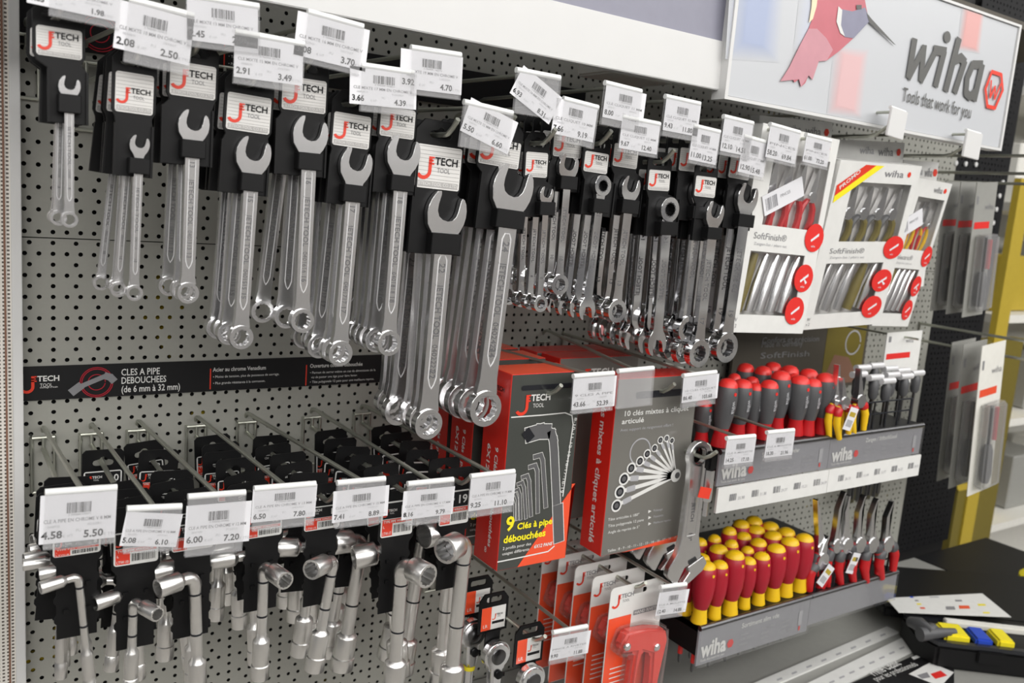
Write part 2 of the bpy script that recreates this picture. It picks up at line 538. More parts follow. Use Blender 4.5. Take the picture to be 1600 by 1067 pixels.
# bird
pr.flat(top_clip(spp([(1272, -30), (1345, -30), (1352, 10), (1356, 30), (1330, 62), (1310, 80), (1290, 95), (1278, 96), (1268, 125), (1262, 118), (1257, 130), (1250, 136), (1247, 124), (1240, 129), (1235, 118), (1218, 127), (1232, 105), (1248, 72), (1262, 45), (1270, 25), (1272, 0)])), -.0024, 2)
pr.flat(top_clip(spp([(1262, 45), (1275, 45), (1290, 60), (1300, 78), (1290, 95), (1278, 96), (1268, 125), (1262, 118), (1250, 136), (1247, 124), (1218, 127), (1232, 105), (1248, 72)])), -.0027, 3)
pr.flat(top_clip(spp([(1310, 14), (1330, 18), (1350, 12), (1358, 32), (1332, 60), (1318, 58), (1312, 40)])), -.0030, 4)
pr.flat(top_clip(spp([(1352, 20), (1360, 30), (1398, 71), (1394, 69), (1356, 35)])), -.0033, 5)
pr.flat(top_clip(spp([(1308, 10), (1314, 16), (1312, 40), (1318, 57), (1311, 52), (1305, 34)])), -.0033, 8)
pr.flat(top_clip(spp([(1268, -25), (1278, -25), (1274, 10), (1268, 30), (1262, 36), (1266, 10)])), -.0033, 7)
pr.flat(top_clip(spp([(1336, 8), (1344, 8), (1344, 15), (1336, 15)])), -.0036, 5)
pr.build('bird_picture', MATSG, sg, None); pr = MB()
# lettering drawn on the board's own plane
SKN = [0]
def stroke(pts, w_, y_=-.0024, mi=5):
    pts = [Vector(sp(*q)) for q in pts]
    for a_, b_ in zip(pts, pts[1:]):
        d = (b_ - a_).normalized(); nrm = Vector((-d.y, d.x)) * (w_ / 2); ex = d * (w_ * .2)
        pr.flat([tuple(a_ - ex + nrm), tuple(a_ - ex - nrm), tuple(b_ + ex - nrm), tuple(b_ + ex + nrm)], y_ - SKN[0] * .00004, mi); SKN[0] += 1
lw = .0148
stroke([(1428, 63), (1419, 119)], lw); stroke([(1419, 121), (1443, 75)], lw * .85); stroke([(1443, 73), (1438, 124)], lw * .9)
stroke([(1438, 126), (1461, 80)], lw * .85); stroke([(1459, 78), (1476, 81)], lw); stroke([(1474, 82), (1461, 133)], lw)
pr.flat(spp([(1479 + 5.5 * math.cos(t * PI / 6), 58 + 9.5 * math.sin(t * PI / 6)) for t in range(12)]), -.0024, 5)
stroke([(1497, 62), (1477, 140)], lw * 1.05)
stroke([(1491, 95), (1500, 90), (1506, 97), (1491, 143)], lw * 1.0)
stroke([(1533, 101), (1519, 101), (1510, 122), (1508, 145), (1514, 151), (1523, 143)], lw * .95)
stroke([(1533, 103), (1521, 155)], lw * 1.1)
pr.build('wordmark', MATSG, sg, None); pr = MB()
hx = [(1549, 112), (1561, 114), (1565, 135), (1554, 168), (1543, 164), (1538, 139)]
hx = [(1548, 112), (1563, 117), (1565, 141), (1553, 169), (1541, 166), (1538, 139), (1548, 112)]
stroke(hx, .0065, mi=6)
stroke([(1547, 126), (1545, 153), (1553, 135), (1552, 155), (1562, 131)], .0045, mi=6)
pr.build('emblem', MATSG, sg, None, 'red hexagon emblem'); pr = MB()
# line of small lettering on the same plane
a0 = Vector(sp(1408, 157)); a1 = Vector(sp(1515, 185)); dv = a1 - a0
M_ = T(a0.x, 0, a0.y) @ RotY(-math.atan2(dv.y, dv.x))
text(pr, 'Tools that work for you', 0, 0, .021, -.0024, 5, M_, .008, 'l', dv.length)
pr.build('slogan', MATSG, sg, None)

# black banners on the pegboard
def banner(x0, x1, z0, z1, y, name, label):
    t = thing(name, label, 'banner', T(x0, y, z0)); 
    MB().box(0, x1 - x0, 0, .002, 0, z1 - z0).build('strip', 'black_print', t, None)
    return t
q0 = PY(30, 573.5, -.003); q1 = PY(33, 627, -.003)
z1b, z0b = q0.z, q1.z
bx0 = -0.006; hb = z1b - z0b
bn = banner(bx0, 0.52, z0b, z1b, -.003, 'banner_strip', 'black banner strip naming pipe wrenches below the combination wrenches')
p = MB(); PM = ['red_print', 'white_print', 'satin_chrome', 'grey_print', 'dark_red_plastic']
def bz(px, py):
    q = PY(px, py, -.003); return q.x - bx0, q.z - z0b
a = bz(34, 612); jlogo(p, a[0], a[1] + .0, (bz(96, 590)[0] - a[0]), -.0006, 0, 1)
text(p, 'outillage à main', bz(62, 605)[0], bz(62, 606.5)[1], .0022, -.0006, 1)
cx, cz = bz(151, 597)
for r_ in (.0195, .0175, .0105):
    p.flat(arc(cx, cz, r_, 0, 352, 24) + list(reversed(arc(cx, cz, r_ - .0011, 0, 352, 24))), -.0006, 4)
PSN = [0]
def pst(pts, w_, mi, y_):
    pts = [Vector(q) for q in pts]
    for a_, b_ in zip(pts, pts[1:]):
        d = (b_ - a_).normalized(); nrm = Vector((-d.y, d.x)) * (w_ / 2); ex = d * (w_ * .25)
        p.flat([tuple(a_ - ex + nrm), tuple(a_ - ex - nrm), tuple(b_ + ex - nrm), tuple(b_ + ex + nrm)], y_ - PSN[0] * .00005, mi); PSN[0] += 1
pst([bz(113, 612), bz(125, 603)], .010, 3, -.0009); pst([bz(122, 605), bz(165, 587)], .006, 3, -.001); pst([bz(165, 587), bz(172, 589), bz(177, 594)], .009, 3, -.0011)
for t_, px, py, h_, w_ in (('CLES A PIPE', 189, 586.5, .0085, 249.5), ('DEBOUCHEES', 189, 599.5, .0085, 259.5), ('(de 6 mm à 32 mm)', 189, 613, .0085, 281)):
    a = bz(px, py); text(p, t_, a[0], a[1], h_, -.0006, 1, None, .012, 'l', bz(w_, py)[0] - a[0])
a = bz(328, 576); c = bz(329.5, 608); p.rect(a[0], a[0] + .0016, c[1], a[1], -.0006, 0)
a = bz(478, 570); c = bz(480, 602); p.rect(a[0], a[0] + .0016, c[1], a[1], -.0006, 0)
for t_, px, py, h_, w_, mi in (('Acier au chrome Venadium', 332.5, 580.5, .0056, 415, 1), ('• Moins de tension, plus de puissance de serrage.', 332.5, 590.5, .0034, 436, 1), ('• Plus grande résistance à la corrosion.', 332.5, 600.5, .0034, 414, 1),
                               ('Ouverture coudée débouchée', 484, 574.5, .0056, 566, 1), ('• Permet de serrer même en cas de dimensions de la', 484, 584, .0034, 586, 1), ('vis de passer une tige pour faire levier.', 486, 591, .0034, 558, 1), ('• Tête polygonale 12 pans pour une meilleure reprise.', 484, 598.5, .0034, 584, 1)):
    a = bz(px, py); text(p, t_, a[0], a[1], h_, -.0006, mi, None, .012 if h_ > .005 else 0, 'l', bz(w_, py)[0] - a[0])
p.build('lettering', PM, bn, None)
q0 = PY(30, 5, -.003); q1 = PY(30, 66, -.003)
tb = banner(-.006, .81, q1.z, q0.z + .012, -.003, 'banner_strip', 'black banner strip behind the topmost row of wrench hooks')
p = MB(); zt = q1.z
cx, cz = PY(156, 52, -.003).x + .006, PY(156, 52, -.003).z - zt
for r_ in (.0215, .0185, .011): p.flat(arc(cx, cz, r_, 0, 352, 24) + list(reversed(arc(cx, cz, r_ - .0013, 0, 352, 24))), -.0006, 1)
x_ = PY(357, 78, -.003).x; p.rect(x_, x_ + .0016, .006, .034, -.0006, 0)
for k_, t_ in enumerate(('Ouverture polie', '• Tête inclinée à 15°', '• Profil à 12 pans')):
    text(p, t_, x_ + .006, .028 - k_ * .009, .0045 if k_ == 0 else .0034, -.0006, 2)
    text(p, t_, x_ + .20, .028 - k_ * .009, .0045 if k_ == 0 else .0034, -.0006, 2)
p.build('lettering', ['red_print', 'dark_red_plastic', 'white_print'], tb, None)

# unseen shelving across the aisle, added for the chrome to reflect
def aisle_mat():
    a = bpy.data.materials.new('aisle_goods'); a.use_nodes = True; nt = a.node_tree; b = nt.nodes['Principled BSDF']; b.inputs['Roughness'].default_value = .6
    tc = nt.nodes.new('ShaderNodeTexCoord'); mp = nt.nodes.new('ShaderNodeMapping'); mp.inputs['Rotation'].default_value = (PI / 2, 0, 0)
    br = nt.nodes.new('ShaderNodeTexBrick'); br.inputs['Scale'].default_value = 1.0; br.inputs['Brick Width'].default_value = .22; br.inputs['Row Height'].default_value = .33
    br.inputs['Mortar Size'].default_value = .03; br.inputs['Color1'].default_value = (.22, .23, .26, 1); br.inputs['Color2'].default_value = (.55, .49, .45, 1); br.inputs['Mortar'].default_value = (.85, .85, .83, 1)
    nt.links.new(tc.outputs['Object'], mp.inputs[0]); nt.links.new(mp.outputs[0], br.inputs[0]); nt.links.new(br.outputs[0], b.inputs['Base Color'])
    MATS['aisle_goods'] = a
aisle_mat()
struct(MB().box(-4, 7, -3.5, -3.4, 0, 2.1).build('wall_front', 'aisle_goods', smooth=None))
# ================================================================ hooks
def hook(x, zrod, zprong, ytag, ztag, ytip, label, group, rx=0.0, rod=True):
    """wire hook: bracket on the wall, long product prong with a turned-up tip, label rod above it"""
    t = thing('pegboard_hook', label, 'hook', T(x, 0, zprong), group)
    dz = zrod - zprong
    b = MB()
    for s_ in (-1, 1):
        b.tube([(s_ * .0125, .006, dz * .55), (s_ * .0125, -.004, dz * .55 - .002), (s_ * .0125, -.005, -.055)], .0021, 8)
    b.tube([(-.0125, -.005, -.055), (.0125, -.005, -.055)], .0021, 8)
    b.tube([(-.0125, -.005, dz * .5), (.0125, -.005, dz * .5)], .0021, 8)
    b.tube([(0, -.006, dz * .5), (0, -.007, 0)], .0021, 8)
    b.build('wall_bracket', 'zinc_wire', t)
    pr_ = MB(); pr_.tube([(0, -.005, 0), (0, ytip + .026, 0), (0, ytip + .020, .001), (0, ytip + .010, .007), (0, ytip, .016)], .0029, 10)
    pr_.build('prong', 'zinc_wire', t)
    if rod:
        r = MB(); r.tube([(0, .004, dz - .010), (0, -.004, dz - .002), (0, -.012, dz), (rx, ytag + .004, ztag - zprong)], .0026, 10)
        r.build('label_rod', 'zinc_wire', t)
    return t


# ================================================================ price tags
def price_tag(TL, TR, BL, y, label, lines=('', '', ''), paper=(0, 0, 1, 1), skew=0.0, empty=False, white=False, ink=1.0, tube=True, group='price tags on the hook ends'):
    """clear sleeve clipped to a rod end with a printed paper in it; paper = x0,z0,x1,z1 in sleeve units, skew = paper turned (rad)"""
    a = PY(*TL, y); b = PY(*TR, y); c = PY(*BL, y)
    ex = (b - a); w = ex.length; ex.normalize()
    ez = (a - c); h = ez.length; ez = (ez - ex * ez.dot(ex)); ez.normalize()
    h = (a - c).dot(ez)
    ey = ez.cross(ex)
    M = Matrix.Identity(4)
    for i in range(3):
        M[i][0] = ex[i]; M[i][1] = ey[i]; M[i][2] = ez[i]; M[i][3] = c[i]
    t = thing('price_tag', label, 'price tag', M, group)
    if white:
        MB().box(0, w, -.002, .002, 0, h).bevel(.0008).build('flag', 'white_paint', t)
        MB().tube([(w * .05, .003, h), (w * .95, .003, h)], .003, 8).build('clip_tube', 'tube_white', t)
        return t, M, w, h
    sl = MB(); sl.box(0, w, -.0030, -.0024, -.004, h, 0); sl.box(0, w, .0012, .0018, -.004, h, 0)
    sl.box(0, w, -.0036, .0018, -.005, -.0036, 0)
    sl.build('clear_sleeve', 'clear_sleeve', t, None, 'clear plastic sleeve')
    if tube:
        MB().tube([(0, .001, h + .001), (w, .001, h + .001)], .0034, 12).build('clip_tube', 'tube_white', t)
    if not empty:
        x0, z0, x1, z1 = paper[0] * w, paper[1] * h, paper[2] * w, paper[3] * h
        pw, ph = x1 - x0, z1 - z0
        p = MB(); Mp = T((x0 + x1) / 2, -.0008, (z0 + z1) / 2) @ RotY(skew) @ T(-pw / 2, 0, -ph / 2)
        p.box(0, pw, -.0002, .0002, 0, ph, 0, Mp)
        barcode(p, pw * .34, pw * .66, ph * .60, ph * .82, -.0004, 1, Mp)
        text(p, '3 700000 123456'.replace('123456', '%06d' % random.randint(0, 999999)), pw * .36, ph * .545, ph * .04, -.0004, 2, Mp, 0, 'l', pw * .30)
        text(p, lines[0], pw * .05, ph * .42, ph * .075, -.0004, 2, Mp, 0.008, 'l', pw * .88)
        text(p, '00%05d' % random.randint(0, 99999), pw * .10, ph * .32, ph * .05, -.0004, 3, Mp, 0.0, 'l', pw * .16)
        text(p, 'FACOM'.replace('FACOM', '%06d' % random.randint(0, 999999)), pw * .62, ph * .32, ph * .05, -.0004, 3, Mp, 0.0, 'l', pw * .18)
        text(p, 'PU', pw * .47, ph * .20, ph * .06, -.0004, 3, Mp, 0.0)
        pr_h = min(ph * .15, pw * .125)
        text(p, lines[1], pw * .03, ph * .10, pr_h, -.0004, 1, Mp, 0.03)
        text(p, '€ HT', pw * .30, ph * .10, ph * .06, -.0004, 3, Mp)
        text(p, lines[2], pw * .84, ph * .07, pr_h, -.0004, 1, Mp, 0.03, 'r')
        text(p, '€ TTC', pw * .84, ph * .07, ph * .06, -.0004, 3, Mp)
        p.build('paper', ['paper', 'black_print', 'grey_print', 'faint_print'], t, None, 'printed white paper')
    return t, M, w, h


# ================================================================ combination and ratchet wrenches
def jaw_outline(rh, half, tilt=12):
    """open end, mouth up: points from right shank joint round to the left one"""
    R_ = [(.60, -.88), (.86, -.52), (.99, -.10), (1.0, .22), (.95, .52), (.84, .80), (.70, .97), (.57, 1.02), (.53, .88), (.54, .40), (.50, .12), (.36, -.10), (.14, -.20)]
    full = R_ + [(-x, z) for x, z in reversed(R_)]
    a = math.radians(tilt); o = []
    for x, z in full:
        k = 1.0 if z > -.3 else max(0.0, (z + .95) / .65)
        c, s_ = math.cos(a * k), math.sin(a * k)
        o.append(((x * c + z * s_) * rh, (-x * s_ + z * c) * rh))
    return [(half, -1.22 * rh)] + o + [(-half, -1.22 * rh)]


def wrench_body(mb, L, rh, ro, w, t, text_mat, up_ring=False, ratchet=False, size='22', ri_k=.70):
    """origin at the centre of the open end, shank along -z, closed ring at -L"""
    half = w / 2
    pts = jaw_outline(rh, half)
    zr = -L + ro * .80
    out = [(half * .96, zr + ro * .9), (half * 1.10, zr + ro * .25), (half * 1.15, zr), (-half * 1.15, zr), (-half * 1.10, zr + ro * .25), (-half * .96, zr + ro * .9)]
    # right side runs down, left side runs up
    poly = list(reversed(pts)) + out
    poly = [p_ for p_ in poly]
    mb.prism(poly, -t / 2, t / 2, 0)
    # ring
    tr = t * (1.35 if not ratchet else 1.5)
    ri = ro * ri_k; n = 24
    hole = []
    for i in range(n):
        a = 2 * PI * i / n
        r_ = ri if i % 2 == 0 else ri * .90
        hole.append((r_ * math.cos(a), -L + r_ * math.sin(a)))
    ring = [(ro * math.cos(2 * PI * i / 32), -L + ro * math.sin(2 * PI * i / 32)) for i in range(32)]
    mb.prism(ring, -tr / 2 - t * .12, tr / 2 - t * .12, 0, None, [hole])
    mb.bevel(min(.0030, t * .38) if ratchet else min(.0020, t * .27), 3, 48)
    yf = -t / 2 - .00025
    if not ratchet:
        # raised outline of the lettered field
        z0, z1 = -1.75 * rh, zr + ro * 1.5
        f = half * .52
        loop = [(f, z0 - f), (f, z1 + 2.2 * f), (f * .55, z1 + .8 * f), (0, z1), (-f * .55, z1 + .8 * f), (-f, z1 + 2.2 * f), (-f, z0 - f), (-f * .5, z0), (f * .5, z0)]
        inn = [(p_[0] * .80, p_[1] + (-.16 * f if p_[1] > (z0 + z1) / 2 else .26 * f)) for p_ in loop]
        mb.prism(loop, -t / 2 - .0004, -t / 2 + .0005, 2, None, [inn])  # ridge in a paler colour that stands in for its bevels' highlight
        ln = z0 - z1
        Mt = RotY(PI / 2)      # text x runs down (-z)
        ch = w * .34
        text(mb, 'JETECH TOOL', -z0 + ln * .22, -ch / 2, ch, yf, 1, Mt, .012, 'l', ln * .40)
        text(mb, size, -z0 + ln * .06, -ch / 2, ch * 1.05, yf, 1, Mt, .012)
        text(mb, '040%s%s' % (size, size), -z0 + ln * .66, -ch * .42, ch * .85, yf, 1, Mt, 0)
        text(mb, size, -z0 + ln * .85, -ch / 2, ch * 1.0, yf, 1, Mt, .012)
    else:
        ln = L - 1.3 * rh - ro
        Mt = RotY(PI / 2); ch = w * .42
        text(mb, 'JETECH TOOL', 1.4 * rh + ln * .25, -ch / 2, ch, yf, 1, Mt, .01, 'l', ln * .38)
        text(mb, size, 1.4 * rh + ln * .78, -ch / 2, ch, yf, 1, Mt, .01)
    return tr


def hanger(root, lab, rh, w, t, wc, zc0, zc1, wl, zlow, hole_z, top, off):
    """black plastic hanger: clamp block round the shank, lower plate, wider upper plate with the label and hook slot
    lab = x0,z0,x1,z1 of the label; off = x of the plate centre"""
    x0, z0, x1, z1 = lab
    yb = t / 2 + .0012; yt = yb + .0026
    m_ = 0.0028
    xc = (x0 + x1) / 2; hw = (x1 - x0) / 2 + m_
    lw_ = wl / 2
    zt = top
    out = [(xc + hw, z0 + .002), (xc + hw, zt - .012), (xc + hw - .010, zt), (xc - hw + .010, zt), (xc - hw, zt - .012), (xc - hw, z0 + .002), (xc - hw + .003, z0 - .004), (off - lw_, z0 - .010), (off - lw_, zlow), (off + lw_, zlow), (off + lw_, z0 - .010), (xc + hw - .003, z0 - .004)]
    out = list(reversed(out))
    hz = hole_z; hwid = min(hw * .62, .013)
    hole = arc(xc + hwid - .003, hz, .0038, -90, 90, 5) + arc(xc, hz + .0035, .0042, 20, 160, 4) + arc(xc - hwid + .003, hz, .0038, 90, 270, 5)
    b = MB(); b.prism(out, yb, yt, 0, None, [hole]); b.bevel(.0006, 1, 50)
    # stiffening ribs on the lower plate
    for s_ in (-1, 1):
        b.box(off + s_ * lw_ - .001, off + s_ * lw_ + .001, yb - .0022, yt, zlow, z0 - .010, 0)
    h_ = b.build('hanger', 'black_plastic', root)
    c = MB(); c.box(-wc / 2, wc / 2, -t / 2 - .0045, yb + .0005, zc0, zc1, 0); c.bevel(.0008, 1, 50)
    c.build('clamp_block', 'black_plastic', h_)
    p = MB(); pl = list(reversed(rrect(x0, x1, z0, z1, .0025)))
    p.prism(pl, yb - .0010, yb + .0002, 0)
    W_ = x1 - x0; H_ = z1 - z0; yy = yb - .0012
    n = 11
    for i in range(n):
        zz = z0 + H_ * (.04 + .92 * i / (n - 1)); p.rect(x0 + W_ * .02, x1 - W_ * .02, zz - H_ * .006, zz + H_ * .006, yy, 2)
    p.rect(x0 + W_ * .04, x1 - W_ * .04, z0 + H_ * .05, z0 + H_ * .17, yy - .0001, 2)
    text(p, 'JETECH TOOL CO.,LTD', x0 + W_ * .06, z0 + H_ * .07, H_ * .08, yy - .0002, 0, None, 0, 'l', W_ * .88)
    jlogo(p, x0 + W_ * .05, z0 + H_ * .26, W_ * .92, yy - .0003, 1, 3, None, True, 4)
    p.build('brand_label', ['silver_plate', 'red_print', 'plate_rib', 'black_print', 'grey_print'], h_, None, 'ribbed silver label with red J lettering')


def wrench_set(desc, y, jaw, rhpx, ring, ropx, wpx, label, clamp, clampw, lower, lowerw, n, dy=.020, dx=0.0, t=.0075, size='22',
               ratchet=False, upring=False, hole_dz=.010, top_dz=.024, hookx=0.0, matl=None, jitter=.35, order=None, group=None):
    """one hook's row of carded wrenches; everything is measured on the plane of the front one"""
    J = PY(*jaw, y); Rg = PY(*ring, y)
    d = J - Rg; L = d.length
    ang = math.atan2(d.x, d.z)
    M0 = T(J.x, J.y, J.z) @ RotY(ang)
    I = M0.inverted()
    def px(p_): q = I @ PY(p_[0], p_[1], y); return q.x, q.z
    rh = (PY(jaw[0] + rhpx, jaw[1], y) - PY(jaw[0] - rhpx, jaw[1], y)).length / 2
    ro = (PY(ring[0] + ropx, ring[1], y) - PY(ring[0] - ropx, ring[1], y)).length / 2
    mx_ = (jaw[0] + ring[0]) / 2; my_ = (jaw[1] + ring[1]) / 2
    w = (PY(mx_ + wpx / 2, my_, y) - PY(mx_ - wpx / 2, my_, y)).length
    lx0, ly0, lx1, ly1 = label
    xm, ym = (lx0 + lx1) / 2, (ly0 + ly1) / 2
    xa = px((lx0, ym))[0]; xb = px((lx1, ym))[0]; zt_ = px((xm, ly0))[1]; zb_ = px((xm, ly1))[1]
    zc1 = px((jaw[0], clamp[0]))[1]; zc0 = px((jaw[0], clamp[1]))[1]
    wc = (PY(jaw[0] + clampw / 2, clamp[0], y) - PY(jaw[0] - clampw / 2, clamp[0], y)).length
    zl = px((jaw[0], lower[1]))[1]; off = (px((lower[0] - lowerw / 2, lower[1]))[0] + px((lower[0] + lowerw / 2, lower[1]))[0]) / 2
    wl = px((lower[0] + lowerw / 2, lower[1]))[0] - px((lower[0] - lowerw / 2, lower[1]))[0]
    ml = matl or ('polished_chrome' if ratchet else 'satin_chrome')
    hz = zt_ + hole_dz; tz = zt_ + top_dz
    xc = (xa + xb) / 2
    root = thing('ratchet_wrench' if ratchet else 'combination_wrench', desc % 'front', 'wrench', M0, group)
    b = MB()
    if upring:
        wrench_body(b, L, ro * 1.0, rh, w, t, 1, ratchet=ratchet, size=size, ri_k=.62)
        b.v = [(x_, y_, -L - z_) for x_, y_, z_ in b.v]
        b.f = [tuple(reversed(f_)) for f_ in b.f]
        if ratchet: pass
    else:
        wrench_body(b, L, rh, ro, w, t, 1, ratchet=ratchet, size=size, ri_k=.60 if ratchet else .70)
    wb_ = b.build('wrench', [ml, 'engraving', 'ridge_chrome'], root, 40, 'chromed steel wrench')
    if ratchet:
        g = MB(); zz = -L if not upring else 0; rr = ro if not upring else rh
        g.prism([(rr * .80 * math.cos(2 * PI * i / 24), zz + rr * .80 * math.sin(2 * PI * i / 24)) for i in range(24)], -t * .86, t * .62, 0, None,
                [[((.55 if i % 2 else .50) * rr * math.cos(2 * PI * i / 24), zz + (.55 if i % 2 else .50) * rr * math.sin(2 * PI * i / 24)) for i in range(24)]])
        g.build('ratchet_ring', 'dark_steel', wb_, 40)
    hanger(root, (xa, zb_, xb, zt_), rh, w, t, wc, zc0, zc1, wl, zl, hz, tz, off)
    hole = M0 @ Vector((xc, 0, hz + .0035))
    rnd = random.Random(len(desc) * 7 + int(jaw[0]))
    for i in range(1, n):
        j = jitter
        M = T(hole.x + rnd.uniform(-.002, .002), hole.y + i * dy + rnd.uniform(-.002, .002), hole.z) @ RotY(rnd.uniform(-.035, .035) * j * 2 + dx * i) @ RotX(rnd.uniform(-.02, .03) * j) @ T(-hole.x, -hole.y, -hole.z) @ M0
        copy_tree(root, desc % (order[i] if order else ORD[i]), M)
    return root, hole


GW = 'combination wrenches hanging in rows on their hooks'
SETS = []
def S_(*a, **k):
    r = wrench_set(*a, group=GW, **k); SETS.append(r[1]); return r
yS = -.300
S_('%s combination wrench of the leftmost hook from the left, counting back', yS, (107.6, 137), 17, (108, 343), 13.5, 15, (57, 43, 129, 89), (148, 177), 36, (107, 193), 60, 3, size='8', t=.0055, dx=.012, dy=.022)
S_('%s combination wrench of the second hook from the left, counting back', yS, (217, 228), 15.5, (209, 457), 13, 14, (181, 114, 241, 177), (247, 272), 33, (208, 277), 58, 4, size='10', t=.006, dx=.03, dy=.024)
S_('%s combination wrench of the third hook from the left, counting back', yS, (301, 199), 24, (292, 457), 17, 22, (267, 99, 339, 152), (219, 247), 38, (292, 259), 78, 3, size='13', t=.007, dy=.026)
S_('%s combination wrench of the fourth hook from the left, counting back', yS, (394, 245), 27, (375, 526), 18.5, 22.5, (356, 148, 425, 206), (271, 299), 36, (381, 305), 74, 5, size='15', t=.0075, dy=.021)
S_('%s combination wrench of the fifth hook from the left, counting back', yS, (483, 214), 27, (470, 500), 18, 22.5, (443, 122, 512, 174), (239, 266), 38, (470, 276), 78, 3, size='16', t=.0075, dx=.035, dy=.030)
S_('%s combination wrench of the sixth hook from the left, counting back', yS, (554, 261), 24.5, (529, 551), 18.5, 22.5, (523, 178, 581, 230), (289, 316), 36, (545, 322), 66, 6, size='17', t=.0078, dy=.021)
S_('%s combination wrench of the seventh hook from the left, counting back', yS, (628, 244), 25.5, (605, 535), 18, 21.5, (597, 169, 651, 215), (274, 299), 36, (618, 304), 66, 6, size='18', t=.0078, dy=.020)
S_('%s combination wrench of the eighth hook from the left, counting back', yS, (695, 338), 30, (666, 661), 21, 27, (653, 228, 723, 296), (364, 397), 44, (680, 399), 80, 6, size='22', t=.0085, dy=.023, hole_dz=.012, top_dz=.028)
S_('%s combination wrench of the ninth hook from the left, counting back', yS, (798, 299), 31, (755, 637), 24, 28, (752, 218, 816, 260), (328, 357), 44, (782, 363), 74, 6, size='24', t=.0085, dy=.022)
GR = 'ratchet wrenches hanging in rows on their hooks'
def R_(*a, **k):
    r = wrench_set(*a, group=GR, ratchet=True, **k); SETS.append(r[1]); return r
R_('%s ratchet wrench of the first ratchet wrench hook, counting back from the front', yS, (852, 306), 10.5, (841.5, 474), 10.5, 9, (824, 238, 858, 277), (315, 336), 24, (843, 340), 44, 5, size='8', t=.006, dy=.022)
R_('%s ratchet wrench of the second ratchet wrench hook, counting back from the front', yS + .01, (886, 262), 15, (871, 444), 13, 11, (868, 205, 912, 246), (275, 296), 26, (882, 300), 48, 6, size='10', t=.007, dy=.022)
R_('%s ratchet wrench of the third ratchet wrench hook, counting back from the front', yS, (938, 290), 12.5, (915, 482), 12.5, 12, (916, 238, 953, 270), (311, 333), 24, (934, 338), 48, 6, size='12', t=.007, dy=.022, upring=True)
R_('%s ratchet wrench of the fourth ratchet wrench hook, counting back from the front', yS + .01, (983, 296), 14, (960, 485), 14, 13, (962, 226, 1000, 262), (312, 334), 26, (978, 338), 46, 6, size='13', t=.0075, dy=.022)
R_('%s ratchet wrench of the fifth ratchet wrench hook, counting back from the front', yS, (1042, 327), 14, (1024, 534), 14, 14, (1017, 266, 1050, 298), (346, 367), 26, (1036, 370), 48, 7, size='14', t=.0078, dy=.022, upring=True)
R_('%s ratchet wrench of the sixth ratchet wrench hook, counting back from the front', yS, (1092, 303), 14, (1070, 513), 14.5, 15, (1066, 232, 1100, 268), (322, 342), 24, (1080, 346), 48, 5, size='16', t=.008, dy=.024)
R_('%s ratchet wrench of the seventh ratchet wrench hook, counting back from the front', yS - .012, (1114, 336), 13.5, (1088, 551), 15.5, 14, (1090, 276, 1122, 308), (355, 374), 22, (1104, 378), 40, 4, size='17', t=.008, dy=.024)
R_('%s ratchet wrench of the last ratchet wrench hook, counting back from the front', yS, (1165, 312), 15.5, (1131, 542), 16.5, 16, (1144, 244, 1176, 280), (335, 355), 24, (1152, 360), 42, 6, size='19', t=.008, dy=.022)

